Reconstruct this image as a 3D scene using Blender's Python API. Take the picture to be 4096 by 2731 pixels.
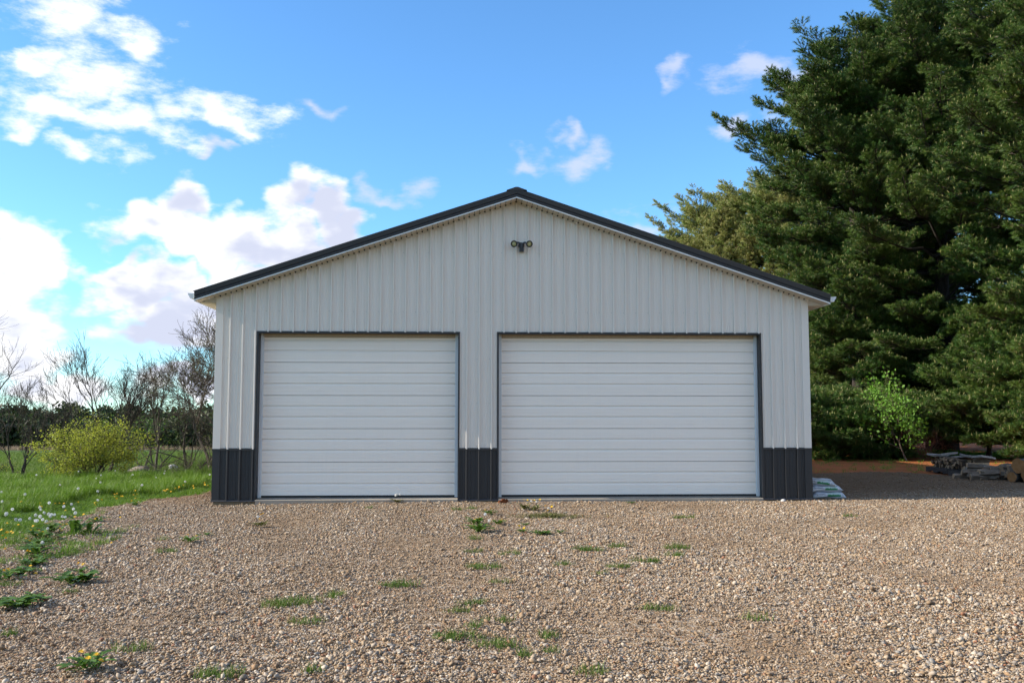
import bpy, math, random
import numpy as np
from mathutils import Vector, Matrix

for o in list(bpy.data.objects): bpy.data.objects.remove(o)
SC = bpy.context.scene
COL = SC.collection
R = math.radians
rng = np.random.default_rng(7)
random.seed(7)

# ------------------------------------------------------------------ camera
cam = bpy.data.cameras.new("camera"); camo = bpy.data.objects.new("camera", cam); COL.objects.link(camo)
cam.sensor_width = 36.0; cam.sensor_fit = 'HORIZONTAL'; cam.lens = 3732.0 / 4096.0 * 36.0
cam.clip_start = 0.05; cam.clip_end = 6000
camo.location = (4.6703, -17.2457, 1.526)
camo.rotation_euler = (R(90 + 4.70), 0, R(-2.453))
SC.camera = camo

# ------------------------------------------------------------------ sun, sky, exposure
SUN_EL, SUN_FRONT = 25.5, 2.2            # sun stands to the left, hardly in front of the facade plane
a = R(SUN_FRONT); e = R(SUN_EL)
SUN_DIR = Vector((-math.cos(e) * math.cos(a), -math.cos(e) * math.sin(a), math.sin(e)))
sl = bpy.data.lights.new("sun", 'SUN'); sl.energy = 5.0; sl.angle = R(0.53); sl.color = (1.0, 0.92, 0.79)
so = bpy.data.objects.new("sun", sl); COL.objects.link(so); so.location = (-40, -6, 40)
so.rotation_euler = SUN_DIR.to_track_quat('Z', 'Y').to_euler()
SC.view_settings.view_transform = 'Standard'; SC.view_settings.look = 'None'
SC.view_settings.exposure = 0.95; SC.view_settings.gamma = 1.0; SC.view_settings.use_curve_mapping = False
SC.render.engine = 'CYCLES'
SC.cycles.use_adaptive_sampling = True; SC.cycles.adaptive_threshold = 0.02
SC.cycles.use_denoising = True
SC.cycles.max_bounces = 4; SC.cycles.diffuse_bounces = 2; SC.cycles.glossy_bounces = 2
SC.cycles.transmission_bounces = 3; SC.cycles.transparent_max_bounces = 4
SC.cycles.caustics_reflective = False; SC.cycles.caustics_refractive = False
SC.render.film_transparent = False

# clouds: (azimuth, elevation, half width, half height) in degrees
CL_ALTO = [(-23.0,21.9,3.5,1.5),(-20.4,21.2,2.0,1.0),(-25.7,19.3,1.1,0.8),(-22.6,18.4,4.6,2.1),(-25.4,16.9,2.8,1.5),(-20.3,16.5,3.9,1.1),(-15.7,17.5,3.4,1.2),(-22.1,14.6,2.1,0.6),(-25.9,15.3,1.7,0.6),(-23.8,16.4,4.0,0.9),(-14.2,17.2,1.9,0.7)]
CL_WISP = [(7.0,15.3,1.9,1.5),(3.7,15.5,1.8,0.8),(5.6,16.9,0.9,1.1),(18.2,20.1,3.6,1.4),(20.5,18.8,2.6,1.8),(13.2,20.5,1.1,0.8),(-5.0,13.6,2.3,0.9),(10.4,11.7,2.7,0.9),(-9.9,18.4,2.1,0.6),(-16.4,15.6,1.5,0.4),(16.3,16.8,1.2,0.9)]
CL_CUM = [(-16.9,12.4,2.1,1.8),(-9.4,12.9,3.3,1.9),(-18.7,10.6,4.4,1.6),(-13.4,10.2,7.6,2.0),(-7.7,11.5,2.6,1.8),
  (-25.8,7.7,2.6,3.1),(-26.2,4.0,3.8,3.6),(-18.9,7.4,4.6,1.5),(-17.2,5.6,4.2,1.7),(-20.9,8.1,2.5,1.0),(-24.5,1.5,4.4,1.2),(-16.0,2.3,4.0,0.8),(-15.3,6.2,2.8,1.6),(-9.8,9.6,4.2,2.2),(-12.0,7.8,4.0,1.8)]
world = bpy.data.worlds.new("World"); SC.world = world; world.use_nodes = True
nt = world.node_tree; nt.nodes.clear(); N = nt.nodes; L = nt.links

def vm(op, a_, b_=None):
    n = N.new('ShaderNodeVectorMath'); n.operation = op
    for i, v in enumerate((a_, b_)):
        if v is None: continue
        if hasattr(v, 'links'): L.new(v, n.inputs[i])
        else: n.inputs[i].default_value = v
    return n.outputs['Value'] if op in ('LENGTH', 'DOT_PRODUCT') else n.outputs['Vector']
def mt(op, a_, b_=None, clamp=False):
    n = N.new('ShaderNodeMath'); n.operation = op; n.use_clamp = clamp
    for i, v in enumerate((a_, b_)):
        if v is None: continue
        if hasattr(v, 'links'): L.new(v, n.inputs[i])
        else: n.inputs[i].default_value = v
    return n.outputs[0]
def smooth(v, lo, hi, to0=0., to1=1.):
    n = N.new('ShaderNodeMapRange'); n.interpolation_type = 'SMOOTHSTEP'
    L.new(v, n.inputs['Value']); n.inputs['From Min'].default_value = lo; n.inputs['From Max'].default_value = hi
    n.inputs['To Min'].default_value = to0; n.inputs['To Max'].default_value = to1
    return n.outputs['Result']
def wnoise(vec, scale, detail, rough=0.55, dist=0.0):
    n = N.new('ShaderNodeTexNoise'); n.inputs['Scale'].default_value = scale; n.inputs['Detail'].default_value = detail
    n.inputs['Roughness'].default_value = rough; n.inputs['Distortion'].default_value = dist
    L.new(vec, n.inputs['Vector']); return n.outputs['Fac']
tc = N.new('ShaderNodeTexCoord'); dirv = tc.outputs['Generated']
sep = N.new('ShaderNodeSeparateXYZ'); L.new(dirv, sep.inputs[0])
az = mt('MULTIPLY', mt('ARCTAN2', sep.outputs['X'], sep.outputs['Y']), 180 / math.pi)
el = mt('MULTIPLY', mt('ARCSINE', sep.outputs['Z']), 180 / math.pi)
cmb = N.new('ShaderNodeCombineXYZ'); L.new(az, cmb.inputs[0]); L.new(el, cmb.inputs[1]); ae = cmb.outputs[0]
wn = N.new('ShaderNodeTexNoise'); wn.inputs['Scale'].default_value = 22; wn.inputs['Detail'].default_value = 2; L.new(dirv, wn.inputs['Vector'])
ae = vm('ADD', ae, vm('MULTIPLY', vm('SUBTRACT', wn.outputs['Color'], (0.5, 0.5, 0.5)), (7.0, 4.0, 0.0)))
def field(blobs):
    acc = None
    for (A, E_, ra, re) in blobs:
        d = vm('LENGTH', vm('MULTIPLY', vm('SUBTRACT', ae, (A, E_, 0)), (1 / ra, 1 / re, 0)))
        v = mt('SUBTRACT', 1.0, d)
        acc = v if acc is None else mt('MAXIMUM', acc, v)
    return acc
sk = N.new('ShaderNodeTexSky'); sk.sky_type = 'NISHITA'; sk.sun_disc = False
sk.sun_elevation = R(SUN_EL); sk.sun_rotation = math.atan2(SUN_DIR.x, SUN_DIR.y)
sk.altitude = 200; sk.air_density = 1.0; sk.dust_density = 0.2; sk.ozone_density = 2.0
def rgbmix(f_, c0, c1, mode='MIX'):
    n = N.new('ShaderNodeMix'); n.data_type = 'RGBA'; n.blend_type = mode
    for s_, v in ((n.inputs['Factor'], f_), (n.inputs['A'], c0), (n.inputs['B'], c1)):
        if hasattr(v, 'links'): L.new(v, s_)
        else: s_.default_value = v
    return n.outputs['Result']
skyc = rgbmix(1.0, sk.outputs[0], (0.60, 0.95, 1.22, 1), 'MULTIPLY')
flat = vm('MULTIPLY', dirv, (1, 1, 2.2))
n_c = wnoise(flat, 13, 6, 0.60)
n_c2 = wnoise(vm('ADD', flat, (0.022, 0.0, -0.06)), 13, 3, 0.55)
n_big = wnoise(flat, 6, 2, 0.5)
fc = field(CL_CUM)
dc = smooth(mt('ADD', fc, mt('MULTIPLY', mt('SUBTRACT', n_c, 0.5), 1.9)), -0.08, 0.48)
# unseen broken cloud, added round the rest of the sky to whiten the light
away = smooth(vm('LENGTH', vm('MULTIPLY', vm('SUBTRACT', ae, (0, 6, 0)), (1 / 34.0, 1 / 24.0, 0))), 1.0, 1.35)
n_w = wnoise(vm('MULTIPLY', dirv, (1, 1, 2.6)), 3.4, 3, 0.55)
dw = mt('MULTIPLY', smooth(n_w, 0.46, 0.60), away)
streak = N.new('ShaderNodeMapping'); streak.inputs['Rotation'].default_value = (0, R(18), R(10)); streak.inputs['Scale'].default_value = (1.0, 1.0, 2.6)
L.new(dirv, streak.inputs['Vector'])
n_a = wnoise(streak.outputs[0], 19, 6, 0.68)
na0 = mt('SUBTRACT', n_a, 0.5)
da = smooth(mt('ADD', field(CL_ALTO), mt('MULTIPLY', na0, 3.3)), -0.30, 1.05, 0.0, 0.97)
dwi = smooth(mt('ADD', field(CL_WISP), mt('MULTIPLY', na0, 2.4)), -0.05, 1.0, 0.0, 0.75)
sh = smooth(mt('ADD', mt('ADD', mt('MULTIPLY', mt('SUBTRACT', n_c2, n_c), 1.6), mt('MULTIPLY', mt('SUBTRACT', n_big, 0.5), 3.0)), mt('MULTIPLY', fc, 0.75)), 0.0, 0.95)
SKY = 0.12
def cc(r, g, b): return (r / SKY, g / SKY, b / SKY, 1)
cum_col = rgbmix(sh, cc(0.66, 0.66, 0.66), cc(0.37, 0.395, 0.49))
c1 = rgbmix(dwi, skyc, cc(0.40, 0.43, 0.54))
c1 = rgbmix(da, c1, cc(0.62, 0.64, 0.67))
c1 = rgbmix(dw, c1, cc(0.50, 0.50, 0.52))
c2 = rgbmix(dc, c1, cum_col)
bgn = N.new('ShaderNodeBackground'); L.new(c2, bgn.inputs['Color']); bgn.inputs['Strength'].default_value = SKY
wo = N.new('ShaderNodeOutputWorld'); L.new(bgn.outputs[0], wo.inputs[0])
world.cycles.sampling_method = 'MANUAL'; world.cycles.sample_map_resolution = 1024

# ------------------------------------------------------------------ helpers
def tag(o, label=None, cat=None, group=None, kind=None):
    if label: o['label'] = label
    if cat: o['category'] = cat
    if group: o['group'] = group
    if kind: o['kind'] = kind
    return o
def link(name, me, parent=None, mat=None):
    o = bpy.data.objects.new(name, me); COL.objects.link(o)
    if parent is not None: o.parent = parent
    if mat is not None and me is not None and not me.materials: me.materials.append(mat)
    return o
def empty(name, loc=(0, 0, 0), rz=0):
    o = bpy.data.objects.new(name, None); COL.objects.link(o); o.location = loc; o.rotation_euler = (0, 0, rz)
    o.empty_display_size = 0.2
    return o

class MB:
    """collects faces of one mesh"""
    def __init__(s): s.v = []; s.f = []; s.c = []; s.cur = None
    def add(s, vs, fs):
        k = len(s.v); s.v.extend(vs); s.f.extend([tuple(i + k for i in f) for f in fs])
        if s.cur is not None: s.c.extend([s.cur] * len(vs))
    def box(s, x0, x1, y0, y1, z0, z1):
        s.add([(x0,y0,z0),(x1,y0,z0),(x1,y1,z0),(x0,y1,z0),(x0,y0,z1),(x1,y0,z1),(x1,y1,z1),(x0,y1,z1)],
              [(0,3,2,1),(4,5,6,7),(0,1,5,4),(1,2,6,5),(2,3,7,6),(3,0,4,7)])
    def prism(s, prof, fn0, fn1, caps=True):
        """prof: list of 2d points, fn0/fn1 map a 2d point to 3d at either end"""
        n = len(prof); vs = [fn0(*p) for p in prof] + [fn1(*p) for p in prof]
        fs = [(i, (i + 1) % n, n + (i + 1) % n, n + i) for i in range(n)]
        if caps: fs += [tuple(range(n - 1, -1, -1)), tuple(range(n, 2 * n))]
        s.add(vs, fs)
    def tube(s, pts, rad, sides=6, cap=True):
        pts = [Vector(p) for p in pts]; n = len(pts); vs = []; fs = []
        up = Vector((0.13, 0.31, 0.94)).normalized()
        for i, p in enumerate(pts):
            t = (pts[min(i + 1, n - 1)] - pts[max(i - 1, 0)])
            t = t.normalized() if t.length > 1e-9 else Vector((0, 0, 1))
            u = t.cross(up)
            if u.length < 0.05: u = t.cross(Vector((1, 0, 0)))
            u.normalize(); w = t.cross(u)
            for k in range(sides):
                q = 2 * math.pi * k / sides
                vs.append(tuple(p + (u * math.cos(q) + w * math.sin(q)) * rad[i]))
        for i in range(n - 1):
            for k in range(sides):
                k2 = (k + 1) % sides
                fs.append((i * sides + k, i * sides + k2, (i + 1) * sides + k2, (i + 1) * sides + k))
        if cap: fs += [tuple(range(sides - 1, -1, -1)), tuple(range((n - 1) * sides, n * sides))]
        s.add(vs, fs)
    def mesh(s, name, mat=None, smooth_=False):
        me = bpy.data.meshes.new(name); me.from_pydata(s.v, [], s.f)
        if s.c:
            at = me.attributes.new("tint", 'FLOAT', 'POINT'); at.data.foreach_set("value", np.array(s.c, np.float32))
        if smooth_: me.polygons.foreach_set("use_smooth", [True] * len(me.polygons))
        if mat: me.materials.append(mat)
        me.update(); return me
    def build(s, name, mat, parent=None, smooth_=False):
        return link(name, s.mesh(name, mat, smooth_), parent)

def fix_normals(o):
    import bmesh
    bm = bmesh.new(); bm.from_mesh(o.data); bmesh.ops.recalc_face_normals(bm, faces=bm.faces); bm.to_mesh(o.data); bm.free()
    return o

# ------------------------------------------------------------------ materials
def mat(name, col=(0.5, 0.5, 0.5), rough=0.7, metal=0.0, spec=0.5):
    m = bpy.data.materials.new(name); m.use_nodes = True
    b = m.node_tree.nodes['Principled BSDF']
    b.inputs['Base Color'].default_value = (*col, 1); b.inputs['Roughness'].default_value = rough
    b.inputs['Metallic'].default_value = metal; b.inputs['Specular IOR Level'].default_value = spec
    return m
class Nodes:
    def __init__(s, m): s.m = m; s.n = m.node_tree.nodes; s.l = m.node_tree.links; s.b = s.n['Principled BSDF']
    def new(s, t, **kw):
        n = s.n.new(t)
        for k, v in kw.items(): setattr(n, k, v)
        return n
    def co(s, kind='Object'): return s.new('ShaderNodeTexCoord').outputs[kind]
    def pos(s): return s.new('ShaderNodeNewGeometry').outputs['Position']
    def map(s, v, scale=(1, 1, 1), rot=(0, 0, 0)):
        n = s.new('ShaderNodeMapping'); s.l.new(v, n.inputs['Vector']); n.inputs['Scale'].default_value = scale; n.inputs['Rotation'].default_value = rot
        return n.outputs[0]
    def noise(s, v, scale, detail=4, rough=0.55, dist=0.0):
        n = s.new('ShaderNodeTexNoise'); s.l.new(v, n.inputs['Vector']); n.inputs['Scale'].default_value = scale
        n.inputs['Detail'].default_value = detail; n.inputs['Roughness'].default_value = rough; n.inputs['Distortion'].default_value = dist
        return n.outputs['Fac']
    def ramp(s, f, stops, interp='LINEAR'):
        n = s.new('ShaderNodeValToRGB'); s.l.new(f, n.inputs[0]); cr = n.color_ramp; cr.interpolation = interp
        while len(cr.elements) < len(stops): cr.elements.new(0.5)
        for e_, (p, c) in zip(cr.elements, stops):
            e_.position = p; e_.color = (*c, 1) if len(c) == 3 else c
        return n.outputs['Color']
    def mix(s, f, c0, c1, mode='MIX'):
        n = s.new('ShaderNodeMix', data_type='RGBA', blend_type=mode)
        for i, v in ((n.inputs['Factor'], f), (n.inputs['A'], c0), (n.inputs['B'], c1)):
            if hasattr(v, 'links'): s.l.new(v, i)
            else: i.default_value = v if not isinstance(v, tuple) or len(v) == 4 else (*v, 1)
        return n.outputs['Result']
    def math(s, op, a_, b_=None):
        n = s.new('ShaderNodeMath', operation=op)
        for i, v in enumerate((a_, b_)):
            if v is None: continue
            if hasattr(v, 'links'): s.l.new(v, n.inputs[i])
            else: n.inputs[i].default_value = v
        return n.outputs[0]
    def attr(s, name, out='Fac'):
        n = s.new('ShaderNodeAttribute'); n.attribute_name = name; return n.outputs[out]
    def rnd(s): return s.new('ShaderNodeObjectInfo').outputs['Random']
    def base(s, c): s.l.new(c, s.b.inputs['Base Color'])
    def bump(s, h, strength=0.3, dist=0.01):
        n = s.new('ShaderNodeBump'); n.inputs['Strength'].default_value = strength; n.inputs['Distance'].default_value = dist
        s.l.new(h, n.inputs['Height']); s.l.new(n.outputs[0], s.b.inputs['Normal'])
    def translucent(s, col, fac):
        t = s.new('ShaderNodeBsdfTranslucent')
        if hasattr(col, 'links'): s.l.new(col, t.inputs['Color'])
        else: t.inputs['Color'].default_value = (*col, 1)
        mx = s.new('ShaderNodeMixShader'); mx.inputs[0].default_value = fac
        s.l.new(s.b.outputs[0], mx.inputs[1]); s.l.new(t.outputs[0], mx.inputs[2])
        s.l.new(mx.outputs[0], s.n['Material Output'].inputs['Surface'])

def m_siding(name, col, dirt, amount, rough=0.38, wav=0.0):
    m = mat(name, col, rough, 0, 0.5); k = Nodes(m); p = k.pos()
    streak = k.noise(k.map(p, (34, 34, 0.55)), 1.0, 5, 0.6)
    big = k.noise(k.map(p, (0.7, 0.7, 0.5)), 1.0, 3)
    f = k.math('MULTIPLY', k.ramp(streak, [(0.45, (0, 0, 0)), (0.8, (1, 1, 1))]), k.ramp(big, [(0.3, (0.2,) * 3), (0.75, (1, 1, 1))]))
    c = k.mix(k.math('MULTIPLY', f, amount), (*col, 1), (*dirt, 1))
    fine = k.noise(p, 55, 3)
    c = k.mix(k.math('MULTIPLY', fine, 0.06), c, (*[x * 0.75 for x in col], 1))
    k.base(c)
    return m
M = {}
M['siding'] = m_siding('white_steel_siding', (0.73, 0.655, 0.57), (0.42, 0.35, 0.26), 0.12)
M['dark'] = m_siding('charcoal_steel', (0.018, 0.0168, 0.0176), (0.036, 0.031, 0.028), 0.4, 0.5)
M['door'] = m_siding('white_door_steel', (0.90, 0.805, 0.70), (0.62, 0.54, 0.43), 0.12, 0.42)
M['white_trim'] = m_siding('white_trim', (0.66, 0.68, 0.68), (0.45, 0.43, 0.38), 0.4, 0.4)
M['soffit'] = m_siding('cream_soffit', (0.60, 0.55, 0.47), (0.42, 0.36, 0.28), 0.4, 0.5)
M['shadow'] = mat('cavity_shade', (0.015, 0.013, 0.012), 0.9)  # near-black colour standing in for shade in the soffit hollows
M['header'] = m_siding('tan_header_seal', (0.42, 0.33, 0.23), (0.22, 0.15, 0.09), 0.8, 0.6)
M['rubber'] = mat('black_rubber', (0.012, 0.012, 0.012), 0.6)
M['steel_screw'] = mat('zinc_screw', (0.32, 0.33, 0.33), 0.4, 0.6)
def m_concrete():
    m = mat('concrete', (0.38, 0.35, 0.31), 0.9); k = Nodes(m); p = k.pos()
    n1 = k.noise(p, 3, 6); n2 = k.noise(p, 90, 3)
    k.base(k.mix(n2, k.ramp(n1, [(0.3, (0.20, 0.17, 0.135)), (0.7, (0.34, 0.30, 0.245))]), (0.27, 0.235, 0.19)))
    k.bump(n2, 0.3, 0.004); return m
M['concrete'] = m_concrete()
def m_wood(name, c0, c1, scale=(1.5, 18, 18), rough=0.85, b=0.5):
    m = mat(name, c0, rough, 0, 0.2); k = Nodes(m); o = k.co()
    r = k.rnd(); n = k.noise(k.map(o, scale), 2.0, 6, 0.65, 0.4); n2 = k.noise(o, 4, 3)
    c = k.ramp(n, [(0.3, c0), (0.72, c1)])
    c = k.mix(k.math('MULTIPLY', n2, 0.5), c, tuple(x * 0.6 for x in c0))
    hv = k.new('ShaderNodeHueSaturation'); k.l.new(c, hv.inputs['Color']); k.l.new(k.math('ADD', k.math('MULTIPLY', r, 0.5), 0.75), hv.inputs['Value'])
    k.base(hv.outputs[0]); k.bump(n, b, 0.01); return m
M['skirt'] = m_wood('treated_board', (0.16, 0.12, 0.07), (0.28, 0.22, 0.14))
M['grey_board'] = m_wood('weathered_board', (0.18, 0.155, 0.13), (0.42, 0.375, 0.33))
M['black_beam'] = m_wood('old_dark_beam', (0.022, 0.019, 0.017), (0.10, 0.088, 0.078))
M['split_wood'] = m_wood('split_wood', (0.24, 0.15, 0.08), (0.55, 0.38, 0.23), (4, 4, 4))
M['split_side'] = m_wood('split_wood_side', (0.07, 0.05, 0.035), (0.20, 0.14, 0.09), (4, 4, 4))
M['sawn_end'] = m_wood('sawn_log_end', (0.30, 0.13, 0.045), (0.48, 0.25, 0.10), (6, 6, 6))
M['bark'] = m_wood('bark', (0.045, 0.037, 0.03), (0.17, 0.145, 0.12), (3, 3, 3), 0.95, 1.0)
M['pale_bark'] = m_wood('pale_log_bark', (0.085, 0.058, 0.04), (0.30, 0.235, 0.175), (2, 14, 14), 0.95, 1.0)
M['pine_bark'] = m_wood('pine_bark', (0.018, 0.014, 0.011), (0.06, 0.048, 0.04), (5, 5, 1.5), 0.95, 1.0)
M['twig'] = m_wood('twig_bark', (0.05, 0.042, 0.034), (0.13, 0.11, 0.09), (5, 5, 5), 0.95, 0.5)
M['brown_twig'] = m_wood('brown_twig', (0.065, 0.052, 0.040), (0.165, 0.138, 0.108), (5, 5, 5), 0.95, 0.5)
M['rust_twig'] = m_wood('red_brown_twig', (0.11, 0.05, 0.03), (0.22, 0.12, 0.075), (5, 5, 5), 0.95, 0.5)
def m_rust():
    m = mat('rusty_iron', (0.12, 0.035, 0.012), 0.9, 0.0, 0.2); k = Nodes(m); o = k.co(); n = k.noise(o, 40, 6)
    k.base(k.ramp(n, [(0.3, (0.05, 0.014, 0.007)), (0.7, (0.24, 0.075, 0.022))])); k.bump(n, 0.6, 0.005); return m
M['rust'] = m_rust()

PEB = [(0.00, (0.43, 0.365, 0.285)), (0.12, (0.32, 0.245, 0.165)), (0.26, (0.53, 0.485, 0.42)), (0.35, (0.245, 0.175, 0.11)), (0.48, (0.37, 0.335, 0.30)),
       (0.56, (0.35, 0.225, 0.125)), (0.63, (0.165, 0.11, 0.07)), (0.72, (0.40, 0.31, 0.21)), (0.80, (0.57, 0.53, 0.47)), (0.86, (0.155, 0.155, 0.155)),
       (0.915, (0.25, 0.10, 0.055)), (0.945, (0.25, 0.26, 0.265))]
def m_pebble():
    m = mat('river_pebble', (0.4, 0.3, 0.2), 0.72, 0, 0.3); k = Nodes(m)
    f = k.math('FRACT', k.math('ADD', k.attr('tint'), k.rnd()))
    c = k.ramp(f, PEB, 'CONSTANT')
    p = k.pos(); sx = k.new('ShaderNodeSeparateXYZ'); k.l.new(p, sx.inputs[0]); soil_shade = k.new('ShaderNodeMapRange', interpolation_type='SMOOTHSTEP'); k.l.new(sx.outputs[1], soil_shade.inputs[0]); soil_shade.inputs[1].default_value = -0.3; soil_shade.inputs[2].default_value = 3.0; soil_shade.inputs[4].default_value = 0.78  # brown earth tone that also paints the barn's shade into the pebbles
    c = k.mix(soil_shade.outputs[0], c, (0.15, 0.088, 0.045)); big = k.noise(p, 0.55, 4); spk = k.noise(p, 170, 3)
    da_ = k.new('ShaderNodeAttribute', attribute_type='INSTANCER'); da_.attribute_name = 'dirt'
    c = k.mix(da_.outputs['Fac'], c, (0.215, 0.145, 0.085))
    c = k.mix(k.math('MULTIPLY', spk, 0.5), c, (0.22, 0.16, 0.11), 'MIX')
    c = k.mix(1.0, c, (0.94, 0.88, 0.80), 'MULTIPLY')
    k.base(c); return m
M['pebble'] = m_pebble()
def m_gravel():
    m = mat('gravel_bed', (0.3, 0.22, 0.15), 0.9, 0, 0.2); k = Nodes(m); p = k.pos()
    v = k.new('ShaderNodeTexVoronoi'); k.l.new(p, v.inputs['Vector']); v.inputs['Scale'].default_value = 48
    sp = k.new('ShaderNodeSeparateColor'); k.l.new(v.outputs['Color'], sp.inputs[0])
    c = k.ramp(sp.outputs[0], PEB, 'CONSTANT')
    sx = k.new('ShaderNodeSeparateXYZ'); k.l.new(p, sx.inputs[0]); soil_shade = k.new('ShaderNodeMapRange', interpolation_type='SMOOTHSTEP'); k.l.new(sx.outputs[1], soil_shade.inputs[0]); soil_shade.inputs[1].default_value = -0.3; soil_shade.inputs[2].default_value = 3.0; soil_shade.inputs[4].default_value = 0.9  # earthy brown behind the front wall line, barn shade included in the colour
    c = k.mix(soil_shade.outputs[0], c, (0.13, 0.075, 0.04)); big = k.noise(p, 0.7, 4)
    sand = k.ramp(k.noise(p, 60, 4), [(0.3, (0.10, 0.065, 0.035)), (0.7, (0.27, 0.185, 0.11))])
    c = k.mix(k.ramp(big, [(0.40, (0.25,) * 3), (0.62, (0.75,) * 3)]), c, sand)
    c = k.mix(1.0, c, (0.94, 0.88, 0.80), 'MULTIPLY'); k.base(c); k.bump(k.math('SUBTRACT', 1.0, v.outputs['Distance']), 0.8, 0.012); return m
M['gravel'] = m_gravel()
def m_ground():
    m = mat('meadow_soil', (0.06, 0.09, 0.025), 0.95, 0, 0.1); k = Nodes(m); p = k.pos()
    n1 = k.noise(p, 0.25, 6); n2 = k.noise(p, 9, 5)
    c = k.ramp(n1, [(0.3, (0.050, 0.095, 0.018)), (0.5, (0.075, 0.13, 0.026)), (0.72, (0.11, 0.15, 0.04))])
    c = k.mix(n2, c, (0.045, 0.06, 0.02))
    k.base(c); k.bump(n2, 0.9, 0.06); return m
M['ground'] = m_ground()
def m_needles():
    m = mat('pine_needle_litter', (0.3, 0.12, 0.05), 0.95, 0, 0.1); k = Nodes(m); p = k.pos()
    n1 = k.noise(p, 0.8, 5); n2 = k.noise(k.map(p, (30, 60, 30)), 1, 5, 0.7); n3 = k.noise(k.map(p, (70, 25, 30), (0, 0, 0.6)), 1, 4, 0.7)
    c = k.ramp(n2, [(0.3, (0.13, 0.028, 0.008)), (0.55, (0.38, 0.090, 0.020)), (0.75, (0.55, 0.21, 0.07))])
    c = k.mix(k.math('MULTIPLY', n3, 0.5), c, (0.42, 0.22, 0.10)); c = k.mix(k.ramp(n1, [(0.45, (0, 0, 0)), (0.75, (0.6,) * 3)]), c, (0.12, 0.06, 0.03))
    k.base(c); k.bump(n2, 0.8, 0.02); return m
M['needle_bed'] = m_needles()
def m_leaf(name, stops, trans=0.3, tcol=None, rough=0.55, world_var=0.0):
    m = mat(name, stops[0][1], rough, 0, 0.3); k = Nodes(m)
    f = k.math('FRACT', k.math('ADD', k.attr('tint'), k.math('MULTIPLY', k.rnd(), 0.93)))
    c = k.ramp(f, stops)
    if world_var:
        big = k.noise(k.pos(), 0.5, 3)
        c = k.mix(k.math('MULTIPLY', big, world_var), c, tuple(x * 0.55 for x in stops[0][1]))
    k.base(c); k.translucent(k.mix(0.5, c, tcol or tuple(min(1, x * 1.6) for x in stops[-1][1])), trans); return m
M['grass'] = m_leaf('grass_blades', [(0, (0.07, 0.145, 0.010)), (0.5, (0.12, 0.215, 0.018)), (0.9, (0.20, 0.28, 0.040)), (1, (0.07, 0.145, 0.010))], 0.4, None, 0.45)
M['yard_grass'] = m_leaf('yard_grass', [(0, (0.06, 0.115, 0.013)), (0.5, (0.095, 0.16, 0.020)), (0.9, (0.17, 0.18, 0.05)), (1, (0.06, 0.115, 0.013))], 0.3)
M['field_grass'] = m_leaf('field_grass', [(0, (0.075, 0.14, 0.014)), (0.5, (0.125, 0.20, 0.025)), (0.9, (0.18, 0.21, 0.05)), (1, (0.075, 0.14, 0.014))], 0.35)
M['dry_grass'] = m_leaf('olive_moss', [(0, (0.11, 0.10, 0.03)), (0.5, (0.15, 0.14, 0.045)), (1, (0.08, 0.10, 0.025))], 0.2)
M['dry_stalk'] = m_leaf('dry_stalks', [(0, (0.22, 0.16, 0.10)), (0.5, (0.30, 0.22, 0.14)), (1, (0.18, 0.14, 0.09))], 0.2)
M['weed'] = m_leaf('weed_leaf', [(0, (0.05, 0.11, 0.012)), (0.6, (0.085, 0.165, 0.018)), (1, (0.055, 0.115, 0.013))], 0.25)
M['fresh_leaf'] = m_leaf('fresh_leaf', [(0, (0.08, 0.18, 0.02)), (0.5, (0.14, 0.28, 0.03)), (1, (0.09, 0.19, 0.02))], 0.35)
M['yellow_leaf'] = m_leaf('yellow_green_leaf', [(0, (0.27, 0.30, 0.03)), (0.5, (0.40, 0.41, 0.05)), (1, (0.23, 0.27, 0.03))], 0.4)
M['bud_leaf'] = m_leaf('bud_leaf', [(0, (0.12, 0.13, 0.06)), (0.5, (0.20, 0.21, 0.11)), (1, (0.10, 0.12, 0.05))], 0.3)
M['olive_leaf'] = m_leaf('olive_leaf', [(0, (0.09, 0.12, 0.025)), (0.5, (0.14, 0.18, 0.035)), (1, (0.07, 0.10, 0.02))], 0.35)
M['wood_mass'] = m_leaf('woodland_leaf', [(0, (0.03, 0.05, 0.018)), (0.35, (0.04, 0.07, 0.02)), (0.6, (0.075, 0.105, 0.028)), (0.8, (0.09, 0.075, 0.045)), (1, (0.03, 0.05, 0.017))], 0.2)
M['dandelion'] = mat('dandelion_yellow', (0.80, 0.50, 0.01), 0.6)
M['fluff'] = mat('dandelion_fluff', (0.72, 0.72, 0.70), 0.9)
M['stem'] = mat('weed_stem', (0.16, 0.14, 0.06), 0.8)
M['stone'] = m_wood('field_stone', (0.22, 0.17, 0.14), (0.45, 0.38, 0.33), (3, 3, 3), 0.9)
M['pale_stone'] = m_wood('pale_stone', (0.45, 0.43, 0.42), (0.70, 0.68, 0.66), (8, 8, 8), 0.8)
def m_pine(name, stops, candle, trans=0.18):
    m = mat(name, (0.05, 0.08, 0.02), 0.5, 0, 0.35); k = Nodes(m)
    t = k.attr('tint')                                         # 0..0.8 needles, 0.9 candle, 1.0 twig
    f = k.math('FRACT', k.math('ADD', k.math('MULTIPLY', t, 0.6), k.math('MULTIPLY', k.rnd(), 0.97)))
    c = k.ramp(f, stops)
    big = k.noise(k.pos(), 0.45, 3)
    c = k.mix(k.ramp(big, [(0.45, (0, 0, 0)), (0.72, (0.75,) * 3)]), c, stops[2][1])
    c = k.mix(k.math('GREATER_THAN', t, 0.85), c, (*candle, 1)); c = k.mix(k.math('GREATER_THAN', t, 0.95), c, (0.09, 0.065, 0.045, 1))
    k.base(c); k.translucent(c, trans); return m
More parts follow.
